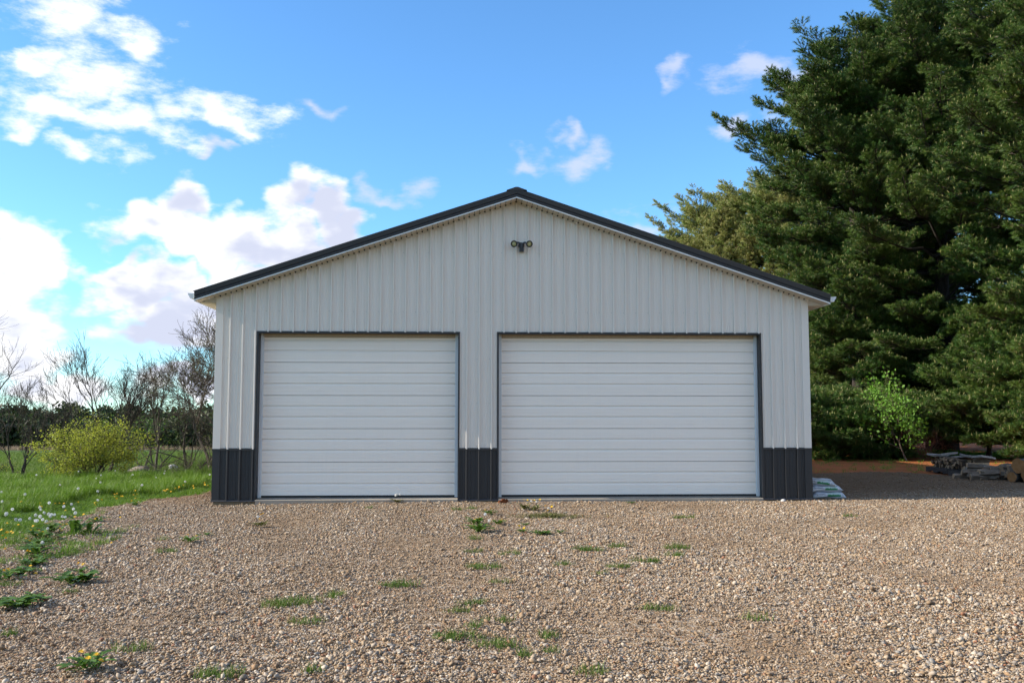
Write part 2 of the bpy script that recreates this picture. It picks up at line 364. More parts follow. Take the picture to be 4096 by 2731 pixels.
M['pine'] = m_pine('pine_needles', [(0, (0.026, 0.070, 0.012)), (0.45, (0.048, 0.112, 0.017)), (0.8, (0.098, 0.148, 0.021)), (1, (0.030, 0.070, 0.015))], (0.27, 0.25, 0.09))
M['pine_pale'] = m_pine('pale_pine_needles', [(0, (0.18, 0.25, 0.05)), (0.45, (0.26, 0.32, 0.08)), (0.8, (0.38, 0.37, 0.13)), (1, (0.19, 0.25, 0.06))], (0.48, 0.40, 0.20), 0.3)

# ------------------------------------------------------------------ terrain
def sst(x, a_, b_):
    t = np.clip((np.asarray(x, float) - a_) / (b_ - a_), 0, 1); return t * t * (3 - 2 * t)
def lump(x, y):
    return 0.012 * np.sin(x * 1.7 + 0.6 * np.sin(y * 1.1)) * np.sin(y * 1.3 + 0.7 * x) + 0.006 * np.sin(x * 4.1 + y * 2.3) * np.sin(y * 3.7 - x)
def G(x, y):
    x = np.asarray(x, float); y = np.asarray(y, float)
    z = -0.045 * (1 - sst(x, -0.3, 3.0))
    z = z + 0.05 * sst(x, 12, 17)
    near = (1 - sst(np.abs(y), 30, 60)) * (1 - sst(np.abs(x), 40, 70))
    flat = sst(np.hypot(np.maximum(np.maximum(-0.2 - x, x - 11.2), 0), np.maximum(np.maximum(-0.2 - y, y - 15), 0)), 0.0, 1.2)
    z = z + lump(x, y) * near * flat
    west = 1 - sst(x, 2, 10)
    z = z - west * np.clip(0.030 * np.maximum(0, y - 8.5), 0, 9.0)
    z = z - west * 0.25 * sst(y, 7.5, 9.2) * (1 - sst(y, 9.2, 16)) * (1 - sst(x, -4, -1.5))
    z = z - (1 - west) * np.clip(0.012 * np.maximum(0, y - 60), 0, 6)
    return z
def sheet(name, xs, ys, fn, m, dz=0.0, keep=None, kind='structure'):
    xs = np.asarray(xs); ys = np.asarray(ys); X, Y = np.meshgrid(xs, ys); Z = fn(X, Y) + dz
    V = np.stack([X, Y, Z], -1).reshape(-1, 3); nx = len(xs)
    F = []
    for j in range(len(ys) - 1):
        for i in range(nx - 1):
            if keep is None or keep((xs[i] + xs[i + 1]) / 2, (ys[j] + ys[j + 1]) / 2):
                F.append((j * nx + i, j * nx + i + 1, (j + 1) * nx + i + 1, (j + 1) * nx + i))
    me = bpy.data.meshes.new(name); me.from_pydata([tuple(v) for v in V], [], F); me.materials.append(m)
    me.polygons.foreach_set("use_smooth", [True] * len(F)); me.update()
    o = link(name, me); o['kind'] = kind; return o
def graded(lo, hi, flo, fhi, step, grow=1.35):
    a_ = list(np.arange(flo, fhi + 1e-6, step)); s = step
    while a_[-1] < hi: s *= grow; a_.append(min(hi, a_[-1] + s))
    s = step
    while a_[0] > lo: s *= grow; a_.insert(0, max(lo, a_[0] - s))
    return np.array(a_)
gnd = sheet('ground', graded(-2500, 2500, -12, 26, 0.4), graded(-400, 3500, -24, 30, 0.4), G, M['ground'], -0.03)
tag(gnd, 'open green meadow ground around the gravel yard', 'ground', kind='structure')

XB_Y = np.array([-30, -12, -8, -5.8, -2.6, 0.4, 3.1, 6, 10, 40]); XB_X = np.array([-1.0, -0.8, -0.95, -1.1, -1.65, -1.8, -0.95, -0.45, -0.2, 0.5])
def xbound(y): return np.interp(y, XB_Y, XB_X) + 0.10 * np.sin(np.asarray(y) * 3.1) + 0.05 * np.sin(np.asarray(y) * 7.7)
NB_X = np.array([8, 11, 14, 16.5, 17.2, 18, 20, 24]); NB_Y = np.array([8.6, 8.6, 8.5, 8.2, 6.6, 3.9, 3.2, 2.6])
def nbound(x): return np.interp(x, NB_X, NB_Y) + 0.15 * np.sin(np.asarray(x) * 2.9)
def in_gravel(x, y): return (x > xbound(y)) & (y < nbound(x))
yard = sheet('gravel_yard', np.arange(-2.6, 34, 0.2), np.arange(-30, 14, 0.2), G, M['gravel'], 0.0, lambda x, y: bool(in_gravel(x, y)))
tag(yard, 'tan pebble gravel yard in front of the barn', 'gravel yard', kind='structure')
bed = sheet('pine_needle_bed', np.arange(7, 46, 0.3), np.arange(1.5, 46, 0.3), G, M['needle_bed'], -0.012, lambda x, y: bool(y > nbound(x) - 0.7 and x > 8))
tag(bed, 'orange brown pine needle litter under the pines', 'needle litter', kind='structure')

# ------------------------------------------------------------------ scatter by geometry nodes (only for stuff and foliage)
PROTO_GROUPS = {}
def proto_group(key, meshes):
    if key in PROTO_GROUPS: return PROTO_GROUPS[key]
    g = bpy.data.node_groups.new('scatter_' + key, 'GeometryNodeTree')
    g.interface.new_socket('Geometry', in_out='INPUT', socket_type='NodeSocketGeometry'); g.interface.new_socket('Geometry', in_out='OUTPUT', socket_type='NodeSocketGeometry')
    n = g.nodes; l = g.links; gi = n.new('NodeGroupInput'); go = n.new('NodeGroupOutput')
    g2i = n.new('GeometryNodeGeometryToInstance')
    for me in meshes:
        po = bpy.data.objects.new('proto_' + key, me)
        oi = n.new('GeometryNodeObjectInfo'); oi.inputs['Object'].default_value = po; oi.inputs['As Instance'].default_value = False
        l.new(oi.outputs['Geometry'], g2i.inputs[0])
    iop = n.new('GeometryNodeInstanceOnPoints'); l.new(gi.outputs[0], iop.inputs['Points']); l.new(g2i.outputs[0], iop.inputs['Instance'])
    iop.inputs['Pick Instance'].default_value = True
    def na(name, t):
        k = n.new('GeometryNodeInputNamedAttribute'); k.data_type = t; k.inputs['Name'].default_value = name
        return [o for o in k.outputs if o.enabled and o.name == 'Attribute'][0]
    l.new(na('idx', 'INT'), iop.inputs['Instance Index'])
    er = n.new('FunctionNodeEulerToRotation'); l.new(na('rot', 'FLOAT_VECTOR'), er.inputs[0]); l.new(er.outputs[0], iop.inputs['Rotation'])
    l.new(na('scl', 'FLOAT_VECTOR'), iop.inputs['Scale'])
    l.new(iop.outputs[0], go.inputs[0])
    PROTO_GROUPS[key] = g; return g
def scatter(name, key, meshes, pos, rot, scl, idx, parent=None, dirt=None):
    pos = np.asarray(pos, np.float32).reshape(-1, 3); n = len(pos)
    me = bpy.data.meshes.new(name); me.vertices.add(n); me.vertices.foreach_set('co', pos.ravel())
    a1 = me.attributes.new('rot', 'FLOAT_VECTOR', 'POINT'); a1.data.foreach_set('vector', np.asarray(rot, np.float32).ravel())
    scl = np.asarray(scl, np.float32)
    if scl.ndim == 1: scl = np.repeat(scl[:, None], 3, 1)
    a2 = me.attributes.new('scl', 'FLOAT_VECTOR', 'POINT'); a2.data.foreach_set('vector', scl.ravel())
    a3 = me.attributes.new('idx', 'INT', 'POINT'); a3.data.foreach_set('value', np.asarray(idx, np.int32))
    if dirt is not None: a4 = me.attributes.new('dirt', 'FLOAT', 'POINT'); a4.data.foreach_set('value', np.asarray(dirt, np.float32))
    for m_ in dict.fromkeys(me_.materials[0] for me_ in meshes): me.materials.append(m_)
    o = link(name, me, parent); md = o.modifiers.new('scatter', 'NODES'); md.node_group = proto_group(key, meshes)
    return o
def join_np(parts):
    """parts: list of (verts Nx3, faces list, tint) -> verts, faces, tints"""
    V = []; F = []; T = []; k = 0
    for v, f, t in parts:
        V.append(v); F.extend([tuple(i + k for i in ff) for ff in f]); T.extend([t] * len(v)); k += len(v)
    return np.concatenate(V), F, T
def mesh_np(name, V, F, T, m, smooth_=False):
    me = bpy.data.meshes.new(name); me.from_pydata([tuple(v) for v in V], [], F); me.materials.append(m)
    at = me.attributes.new("tint", 'FLOAT', 'POINT'); at.data.foreach_set("value", np.array(T, np.float32))
    if smooth_: me.polygons.foreach_set("use_smooth", [True] * len(F))
    me.update(); return me

# ------------------------------------------------------------------ the barn
barn = empty('pole_barn', (5.485, 7.3, 0))
tag(barn, 'white steel pole barn with charcoal wainscot, dark gable roof and two overhead doors', 'barn')
BO = Vector((5.485, 7.3, 0))
def bp(mb, name, m, parent=None, smooth_=False):
    """a part of the barn: given in world coordinates, parented without moving"""
    o = mb.build(name, m, parent or barn, smooth_)
    o.matrix_parent_inverse = Matrix.Translation(-BO)
    return o
W, D, PK, SL = 10.97, 14.6, 5.485, 0.3325
OH, OF = 0.335, 0.32
ZS = 3.645                                             # soffit height at the eave
def zsoff(x): return ZS + SL * (min(x, 2 * PK - x) + OH)
DOORS = [(0.756, 4.417), (5.160, 10.059)]
ZHEAD, ZWA = 3.095, 0.965
RIBS = [0.245 + 0.2279 * k for k in range(47)]
def ribprof(x0, x1, ribs, extra=()):
    pts = {round(x0, 5): 0.0, round(x1, 5): 0.0}
    def put(x, y):
        if x0 < x < x1: pts[round(x, 5)] = y
    for r in ribs:
        for dx, dy in ((-0.0185, 0.0), (-0.0140, -0.0300), (-0.0105, -0.0330), (0.0105, -0.0330), (0.0140, -0.0300), (0.0185, 0.0)): put(r + dx, dy)
        for c in (0.0835, 0.1445):
            for dx, dy in ((-0.015, 0.0), (-0.010, -0.0055), (0.010, -0.0055), (0.015, 0.0)): put(r + c + dx, dy)
    xs = sorted(pts); ys = [pts[x] for x in xs]
    for ex in extra:
        if x0 < ex < x1: pts[round(ex, 5)] = float(np.interp(ex, xs, ys))
    xs = sorted(pts); return [(x, pts[x]) for x in xs]
def clad(mb, prof, zlo, zhi):
    for (xa, ya), (xb, yb) in zip(prof, prof[1:]):
        xm = (xa + xb) / 2; zl = zlo(xm)
        if zl is None: continue
        mb.add([(xa, ya, zl), (xb, yb, zl), (xb, yb, zhi(xb)), (xa, ya, zhi(xa))], [(0, 1, 2, 3)])
def door_of(x):
    for d in DOORS:
        if d[0] < x < d[1]: return d
    return None
edges = [d for dd in DOORS for d in dd] + [PK]
bounds = [0.0] + [RIBS[4 * j] + 0.030 for j in range(1, 12)] + [W]
for x0, x1 in zip(bounds, bounds[1:]):
    mb = MB(); clad(mb, ribprof(x0, x1, RIBS, edges), lambda x: ZHEAD + 0.01 if door_of(x) else ZWA, lambda x: zsoff(x) - 0.01)
    bp(mb, 'wall_panel', M['siding'])
for x0, x1 in ((0.0, 0.756), (4.417, 5.160), (10.059, W)):
    mb = MB(); clad(mb, ribprof(x0, x1, RIBS), lambda x: 0.045, lambda x: 0.95)
    bp(mb, 'wainscot_panel', M['dark'])
    mb = MB(); mb.prism([(-0.004, 0.985), (-0.032, 0.972), (-0.032, 0.942), (-0.026, 0.942), (-0.004, 0.96)], lambda y, z: (x0 - (0.028 if x0 == 0 else 0), y, z), lambda y, z: (x1 + (0.028 if x1 == W else 0), y, z))
    fix_normals(bp(mb, 'wainscot_cap', M['dark']))
    mb = MB(); mb.prism([(0.0, 0.062), (-0.024, 0.056), (-0.036, 0.026), (-0.030, 0.022), (0.0, 0.030)], lambda y, z: (x0 - (0.03 if x0 == 0 else 0), y, z), lambda y, z: (x1 + (0.03 if x1 == W else 0), y, z))
    fix_normals(bp(mb, 'base_trim', M['dark']))
    mb = MB(); mb.box(x0 + 0.01, x1 - 0.01, -0.012, 0.03, -0.12, 0.03); bp(mb, 'skirt_board', M['skirt'])
# corner trims
for s, x0 in ((1, 0.0), (-1, W)):
    for zl, zh, m in ((0.045, 0.95, 'dark'), (ZWA, zsoff(0.05) - 0.02, 'siding')):
        mb = MB(); xa, xb = sorted((x0 - s * 0.024, x0 + s * 0.112)); mb.box(xa, xb, -0.024, 0.02, zl, zh)
        mb.box(*sorted((x0 - s * 0.024, x0 - s * 0.002)), 0.02, 0.12, zl, zh)
        xa, xb = sorted((x0 + s * 0.112, x0 + s * 0.142)); mb.box(xa, xb, -0.006, 0.02, zl, zh)
        bp(mb, 'corner_trim', M[m])
# other walls
def side_panel(x, y0, y1, flip):
    ribs = [0.245 + 0.2279 * k for k in range(64)]
    for zl, zh, m in ((0.045, 0.95, 'dark'), (ZWA, ZS + 0.02, 'siding')):
        mb = MB(); prof = ribprof(y0, y1, ribs)
        for (a0, b0), (a1, b1) in zip(prof, prof[1:]):
            mb.add([(x + flip * b0, a0, zl), (x + flip * b1, a1, zl), (x + flip * b1, a1, zh), (x + flip * b0, a0, zh)], [(0, 1, 2, 3) if flip < 0 else (3, 2, 1, 0)])
        bp(mb, 'side_wall_panel', M[m])
for j in range(4):
    y0, y1 = D * j / 4, D * (j + 1) / 4
    side_panel(0.0, y0, y1, 1); side_panel(W, y0, y1, -1)
mb = MB(); mb.add([(0, D, 0), (W, D, 0), (W, D, zsoff(W)), (PK, D, zsoff(PK)), (0, D, zsoff(0))], [(4, 3, 2, 1, 0)]); bp(mb, 'back_wall', M['siding'])
# slab and thresholds
mb = MB(); mb.box(0.02, W - 0.02, 0.19, D - 0.02, -0.1, 0.068); bp(mb, 'floor_slab', M['concrete'])
for d0, d1 in DOORS:
    mb = MB(); mb.prism([(-0.045, -0.06), (-0.045, 0.048), (-0.035, 0.056), (0.19, 0.076), (0.19, -0.06)], lambda y, z: (d0 + 0.004, y, z), lambda y, z: (d1 - 0.004, y, z))
    fix_normals(bp(mb, 'threshold', M['concrete']))
# doors
YD = 0.20
def door_section(x0, x1, z0, z1):
    H = z1 - z0; u = 0.61 / 591.0; pts = [(0.022, z1 - 0.004), (0.0, z1 - 0.008)]
    def step(t, dep, run):
        z = z1 - t * u; pts.extend([(0.0, z + 0.001), (dep, z - 0.0015), (dep * 0.85, z - 0.006 if dep > 0.015 else z - 0.004), (0.0, z - run)])
    for t_ in (73, 123, 182, 268, 318, 375, 466, 516): step(t_, *((0.024, 0.046) if t_ in (182, 375) else (0.0038, 0.009)))
    pts += [(0.0, z0 + 0.0025), (0.022, z0 + 0.0005), (0.045, z0 + 0.0005), (0.045, z1 - 0.0025)]
    mb = MB(); mb.prism(pts, lambda y, z: (x0, YD + y, z), lambda y, z: (x1, YD + y, z)); return mb
for d0, d1 in DOORS:
    rt_ = empty('overhead_door', ((d0 + d1) / 2, YD, 0.114)); rt_.parent = barn; rt_.matrix_parent_inverse = Matrix.Translation(-BO)
    ro = Vector(((d0 + d1) / 2, YD, 0.114))
    def dp(mb, name, m, s=False):
        o = mb.build(name, m, rt_, s); o.matrix_parent_inverse = Matrix.Translation(-ro); return fix_normals(o)
    for k in range(5): dp(door_section(d0 + 0.02, d1 - 0.02, 0.114 + 0.612 * k, 0.114 + 0.612 * (k + 1)), 'door_section', M['door'])
    mb = MB(); mb.box(d0 + 0.03, d1 - 0.03, YD + 0.004, YD + 0.04, 0.079, 0.1135); dp(mb, 'bottom_seal', M['rubber'])
    for s, xx in ((1, d0), (-1, d1)):                       # white stop moulding
        xa, xb = sorted((xx + s * 0.006, xx + s * 0.050)); mb = MB(); mb.box(xa, xb, 0.155, YD - 0.002, 0.078, ZHEAD - 0.004)
        xa, xb = sorted((xx + s * 0.050, xx + s * 0.062)); mb.box(xa, xb, 0.185, YD - 0.003, 0.078, ZHEAD - 0.05); bp(mb, 'stop_moulding', M['white_trim'])
    mb = MB(); mb.box(d0 + 0.063, d1 - 0.063, 0.15, YD - 0.004, ZHEAD - 0.028, ZHEAD + 0.02); mb.box(d0 + 0.063, d1 - 0.063, 0.172, YD - 0.003, ZHEAD - 0.075, ZHEAD - 0.028); bp(mb, 'header_seal', M['header'])
    for s, xx in ((1, d0), (-1, d1)):                       # dark jamb trim: face and reveal
        mb = MB(); xa, xb = sorted((xx + s * 0.004, xx - s * 0.026)); mb.box(xa, xb, -0.027, 0.001, 0.03, ZHEAD + 0.022)
        xa, xb = sorted((xx - s * 0.02, xx + s * 0.0045)); mb.box(xa, xb, 0.001, 0.198, 0.078, ZHEAD + 0.006)
        bp(mb, 'jamb_trim', M['dark'])
    mb = MB(); mb.box(d0 - 0.028, d1 + 0.028, -0.029, 0.0, ZHEAD - 0.012, ZHEAD + 0.025); mb.box(d0 + 0.006, d1 - 0.006, 0.0, 0.149, ZHEAD - 0.010, ZHEAD + 0.02); bp(mb, 'header_trim', M['dark'])
# screws
sb = MB(); pr = [(0.0, 0.0062), (-0.004, 0.0058), (-0.007, 0.0036), (-0.0075, 0.0)]; vs = []; fs = []
for y, r in pr[:3]:
    for k in range(6): vs.append((r * math.cos(k * R(60)), y, r * math.sin(k * R(60))))
vs.append((0, pr[3][0], 0))
for i in range(2):
    for k in range(6): fs.append((i * 6 + k, i * 6 + (k + 1) % 6, (i + 1) * 6 + (k + 1) % 6, (i + 1) * 6 + k))
fs += [(12 + k, 12 + (k + 1) % 6, 18) for k in range(6)]
sb.add(vs, fs); SCREW = sb.mesh('screw', M['steel_screw'])
for zrow, only in ((3.49, None), (4.60, None), (ZHEAD + 0.045, 'head'), (2.62, 'pier'), (1.80, 'pier'), (ZWA + 0.045, 'pier')):
    for r in RIBS:
        x = r - 0.042; dd = door_of(x)
        if zrow > zsoff(x) - 0.12 or (only == 'pier' and dd) or (only == 'head' and not dd): continue
        o = link('screw', SCREW, barn); o.matrix_parent_inverse = Matrix.Translation(-BO); o.location = (x + rng.uniform(-.004, .004), 0.0, zrow + rng.uniform(-.006, .006))
# rake: soffit pieces, white strip, charcoal trim
for s in (1, -1):
    xe, xp = (-OH, PK) if s == 1 else (W + OH, PK)
    def Z(x): return zsoff(x)
    nP = 60; dx = (xp - xe) / nP
    for i in range(nP):
        xa = xe + dx * i; xb = xa + dx * 0.91; y0, y1, cut = -OF + 0.012, -0.012, 0.030
        xk = xb - dx * 0.26
        pts = [(xa, y0), (xb, y0), (xb, y1 - cut), (xk, y1), (xa, y1)]
        mb = MB(); n = 5; vs = [(x, y, Z(x)) for x, y in pts] + [(x, y, Z(x) + 0.008) for x, y in pts]
        fs = [tuple(range(n)), tuple(range(2 * n - 1, n - 1, -1))] + [(k, (k + 1) % n, n + (k + 1) % n, n + k) for k in range(n)]
        mb.add(vs, fs); fix_normals(bp(mb, 'soffit_panel', M['soffit']))
    mb = MB(); mb.add([(xe, -OF + 0.01, Z(xe) + 0.02), (xp, -OF + 0.01, Z(xp) + 0.02), (xp, 0.0, Z(xp) + 0.02), (xe, 0.0, Z(xe) + 0.02)], [(0, 1, 2, 3)]); bp(mb, 'soffit_gap_shade', M['shadow'])  # near-black sheet that paints the shade seen through the soffit gaps
    def ext(prof, name, m, x0=xe, x1=xp):
        mb = MB(); mb.prism(prof, lambda y, z: (x0, y, Z(x0) + z), lambda y, z: (x1, y, Z(x1) + z)); return fix_normals(bp(mb, name, m))
    ext([(-OF + 0.008, -0.006), (-OF - 0.010, -0.006), (-OF - 0.010, 0.020), (-OF + 0.008, 0.020)], 'soffit_edge', M['white_trim'])
    ext([(-OF - 0.012, 0.016), (-OF - 0.014, 0.050), (-OF - 0.008, 0.072), (-OF - 0.022, 0.078), (-OF - 0.030, 0.165), (-OF - 0.022, 0.172), (-OF + 0.10, 0.172), (-OF + 0.009, 0.016)], 'rake_trim', M['dark'])
    ext([(-0.001, -0.044), (-0.026, -0.044), (-0.026, -0.010), (-0.034, -0.002), (-0.034, 0.0), (-0.001, 0.0)], 'wall_channel', M['soffit'], 0.0 if s == 1 else W, xp)
    for i in range(2 if s == 1 else 2, nP):                 # dark wedges painting the shade of the groove ends above the wall channel
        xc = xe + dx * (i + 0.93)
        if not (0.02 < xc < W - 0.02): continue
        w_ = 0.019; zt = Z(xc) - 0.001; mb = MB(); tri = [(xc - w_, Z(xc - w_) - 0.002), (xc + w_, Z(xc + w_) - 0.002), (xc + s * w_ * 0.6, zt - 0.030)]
        mb.add([(x, -0.0355, z) for x, z in tri] + [(x, -0.0300, z) for x, z in tri], [(0, 1, 2), (5, 4, 3), (0, 3, 4, 1), (1, 4, 5, 2), (2, 5, 3, 0)]); fix_normals(bp(mb, 'groove_end_shade', M['shadow']))
    # boxed eave end and the eave soffit
    xo = 0.0 if s == 1 else W
    mb = MB(); mb.add([(xe, -0.006, ZS), (xo, -0.006, ZS), (xo, -0.006, Z(xo)), (xe, 0.006, ZS), (xo, 0.006, ZS), (xo, 0.006, Z(xo))], [(0, 1, 2), (5, 4, 3), (0, 3, 4, 1), (1, 4, 5, 2), (2, 5, 3, 0)]); fix_normals(bp(mb, 'eave_return', M['soffit']))
    for k in range(48):
        ya = -0.004 + k * 0.304; mb = MB(); xa, xb = sorted((xe, xo))
        for q in range(3): mb.box(xa, xb, ya + q * 0.1013, ya + q * 0.1013 + 0.095, ZS - 0.006, ZS + 0.004)
        bp(mb, 'eave_soffit_panel', M['soffit'])
    mb = MB(); xa, xb = sorted((xe - s * 0.012, xe + s * 0.006)); mb.box(xa, xb, -OF + 0.02, D + 0.3, ZS - 0.012, ZS + 0.13); bp(mb, 'eave_fascia', M['white_trim'])
    gx = xe - s * 0.0125
    prof = [(0, 0.0), (0.062, 0.0), (0.078, 0.012), (0.090, 0.040), (0.108, 0.060), (0.112, 0.088), (0.120, 0.092), (0.120, 0.098), (0.0, 0.092)]
    mb = MB(); mb.prism(prof, lambda x, z: (gx - s * x, -OF + 0.03, ZS + 0.035 + z), lambda x, z: (gx - s * x, D + 0.3, ZS + 0.035 + z)); fix_normals(bp(mb, 'gutter', M['white_trim']))
    # roof sheets
    yb = np.linspace(-OF - 0.02, D + OF, 17)
    ribs = [0.1 + 0.2286 * k for k in range(-3, 70)]
    for y0, y1 in zip(yb, yb[1:]):
        mb = MB(); prof = ribprof(y0, y1, ribs)
        for (a0, b0), (a1, b1) in zip(prof, prof[1:]):
            mb.add([(xe - s * 0.03, a0, Z(xe) - s * 0 + 0.165 - b0), (xp, a0, Z(xp) + 0.176 - b0), (xp, a1, Z(xp) + 0.176 - b1), (xe - s * 0.03, a1, Z(xe) + 0.165 - b1)], [(0, 1, 2, 3) if s == 1 else (3, 2, 1, 0)])
        bp(mb, 'roof_sheet', M['dark'])
zr = zsoff(PK) + 0.172
mb = MB(); mb.prism([(-0.19, -0.040), (-0.17, -0.030), (-0.05, 0.012), (-0.025, 0.022), (0.025, 0.022), (0.05, 0.012), (0.17, -0.030), (0.19, -0.040)], lambda x, z: (PK + x, -OF - 0.034, zr + z), lambda x, z: (PK + x, D + OF + 0.02, zr + z)); fix_normals(bp(mb, 'ridge_cap', M['dark']))

# ------------------------------------------------------------------ floodlight on the gable
FX, FZ = 5.583, 4.752
fl = empty('floodlight', (FX, -0.02, FZ)); tag(fl, 'twin head motion floodlight with yellowed lenses on the gable', 'floodlight')
def lathe(mb, prof, o_, ax, n=20):
    ax = Vector(ax).normalized(); u = ax.cross(Vector((0, 0, 1))).normalized(); w = u.cross(ax); o_ = Vector(o_); vs = []; fs = []
    for (t, r) in prof:
        for k in range(n):
            q = 2 * math.pi * k / n; vs.append(tuple(o_ + ax * t + (u * math.cos(q) + w * math.sin(q)) * r))
    for i in range(len(prof) - 1):
        for k in range(n): fs.append((i * n + k, i * n + (k + 1) % n, (i + 1) * n + (k + 1) % n, (i + 1) * n + k))
    fs += [tuple(range(n)), tuple(range((len(prof) - 1) * n, len(prof) * n))]
    mb.add(vs, fs)
M['black_plastic'] = mat('black_plastic', (0.014, 0.015, 0.017), 0.5); M['grey_plastic'] = mat('grey_plastic', (0.05, 0.06, 0.07), 0.45)
M['faded_orange'] = mat('faded_orange_shell', (0.19, 0.06, 0.022), 0.6); M['old_lens'] = mat('yellowed_lens', (0.36, 0.32, 0.13), 0.35)
mb = MB(); lathe(mb, [(0, 0.058), (0.02, 0.058), (0.034, 0.048), (0.036, 0.0)], (0, 0.0, -0.01), (0, -1, 0)); fix_normals(mb.build('base', M['black_plastic'], fl, False))
mb = MB(); mb.box(-0.011, 0.011, -0.046, -0.030, -0.055, 0.035); mb.build('cover_strip', M['grey_plastic'], fl)
for s in (-1, 1):
    hd = empty('lamp_head', (0.128 * s, -0.10, 0.005)); hd.parent = fl
    ax = Vector((0.30 * s, -0.90, -0.22)).normalized()
    mb = MB(); mb.tube([(0.02 * s, -0.03, 0.018), (0.05 * s, -0.045, 0.038), (0.085 * s, -0.055, 0.036)], [0.018, 0.017, 0.020], 10); fix_normals(mb.build('arm', M['grey_plastic'], fl))
    mb = MB(); lathe(mb, [(-0.055, 0.022), (-0.045, 0.030), (0.0, 0.046), (0.045, 0.060), (0.046, 0.050)], (0, 0, 0), ax); fix_normals(mb.build('shell', M['faded_orange'], hd, True))
    mb = MB(); lathe(mb, [(0.030, 0.0615), (0.052, 0.064), (0.058, 0.062), (0.058, 0.046), (0.030, 0.046)], (0, 0, 0), ax); fix_normals(mb.build('rim', M['black_plastic'], hd))
    mb = MB(); lathe(mb, [(0.034, 0.0455), (0.046, 0.0455), (0.050, 0.030), (0.052, 0.0)], (0, 0, 0), ax); fix_normals(mb.build('lens', M['old_lens'], hd, True))
mb = MB(); mb.box(-0.042, 0.042, -0.085, -0.03, -0.135, -0.064); mb.build('motion_sensor', M['black_plastic'], fl)
mb = MB(); mb.box(-0.048, 0.048, -0.028, -0.002, -0.140, -0.055); mb.build('mounting_box', M['white_trim'], fl)

# ------------------------------------------------------------------ pebbles
import bmesh
def pebble(r, seed, sub=1):
    bm = bmesh.new(); bmesh.ops.create_icosphere(bm, subdivisions=sub, radius=1.0)
    q = np.random.default_rng(seed); A = q.normal(size=(3, 3)) * 0.16 + np.eye(3)
    S = np.diag([1.0, q.uniform(0.65, 0.95), q.uniform(0.42, 0.72)])
    V = np.array([v.co[:] for v in bm.verts]) @ A @ S * r
    V *= 1 + 0.10 * np.sin(V @ q.normal(size=3) * (3.0 / r))[:, None]
    F = [tuple(v.index for v in f.verts) for f in bm.faces]; bm.free(); return V, F
def rotz(V, t): c, s = math.cos(t), math.sin(t); return V @ np.array([[c, s, 0], [-s, c, 0], [0, 0, 1]])
CLUST = []
for k in range(14):
    q = np.random.default_rng(100 + k); P = []; spots = []
    for tries in range(400):
        r = float(np.clip(q.lognormal(math.log(0.0084), 0.42), 0.0045, 0.023)); x, y = q.uniform(-0.040, 0.040, 2)
        if all((x - a_) ** 2 + (y - b_) ** 2 > (0.80 * (r + c_)) ** 2 for a_, b_, c_ in spots): spots.append((x, y, r))
        if len(spots) >= 15: break
    for i, (x, y, r) in enumerate(spots):
        V, F = pebble(r, 1000 * k + i); V = rotz(V, q.uniform(0, 6.28)); V = V + np.array([x, y, r * q.uniform(0.0, 0.5)])
        P.append((V, F, float(q.uniform())))
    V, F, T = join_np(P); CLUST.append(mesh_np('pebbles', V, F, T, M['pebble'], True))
def vnoise(x, y, s, seed=0):
    q = np.random.default_rng(seed); out = 0
    for k in range(5):
        a_ = q.uniform(0, 6.28); b_ = q.uniform(0, 6.28); out = out + np.sin((x * math.cos(a_) + y * math.sin(a_)) * s * (1 + 0.35 * k) + b_)
    return out / 5
def view_mask(x, y, margin=0.06, dmin=4.6):
    dx = x - 4.67; dy = y + 17.2457; c, s = math.cos(R(-2.453)), math.sin(R(-2.453))
    dep = -s * dx + c * dy; lat = c * dx + s * dy
    return (dep > dmin) & (np.abs(lat) < (0.5488 + margin) * dep + 0.25), dep
n = 620000; px_ = rng.uniform(-3, 27, n); py_ = rng.uniform(-13, 10.5, n)
vmk, dep = view_mask(px_, py_)
inside_barn = (px_ > -0.02) & (px_ < W + 0.02) & (py_ > -0.03)
def track(x, y):
    """worn wheel tracks that swing in from the drive on the right towards the two doors"""
    out = 0
    for xc, bend in ((1.85, 0.030), (3.35, 0.030), (6.75, 0.040), (8.35, 0.040), (5.2, -0.035), (10.6, 0.05), (12.2, 0.05)):
        c = xc + bend * (y + 0.5) ** 2 * 0.9 + 0.25 * np.sin(y * 0.7 + xc); out = np.maximum(out, np.exp(-((x - c) / 0.42) ** 2))
    return out
worn = 0.32 * track(px_, py_) + 0.45 * np.clip(vnoise(px_, py_, 1.1, 3) * 1.3 + 0.25 * vnoise(px_, py_, 4.2, 4), 0, 1)
dens = np.where(dep < 14, 1.0, np.where(dep < 19, 0.85, 0.35)) * np.clip(1.0 - 0.45 * worn, 0.5, 1.0)
area_d = n / (30 * 23.5)                                    # points per square metre before thinning
want = 480.0 / area_d
edge = np.clip((px_ - xbound(py_)) / 0.5, 0.0, 1.0) * np.clip((nbound(px_) - py_) / 0.9, 0, 1)
keep = vmk & ~inside_barn & in_gravel(px_, py_) & (rng.uniform(size=n) < want * dens * (0.25 + 0.75 * edge))
px_, py_, worn = px_[keep], py_[keep], worn[keep]; m_ = len(px_)
big = np.clip(1.0 - 0.30 * worn + 0.22 * vnoise(px_, py_, 2.3, 9) + 0.10 * rng.normal(size=m_), 0.62, 1.5)
dirt = np.clip(worn * 0.75 + 0.10 + 0.12 * rng.normal(size=m_), 0, 0.8)
pz_ = G(px_, py_) + rng.uniform(-0.006, 0.004, m_) + 0.002 - 0.004 * worn
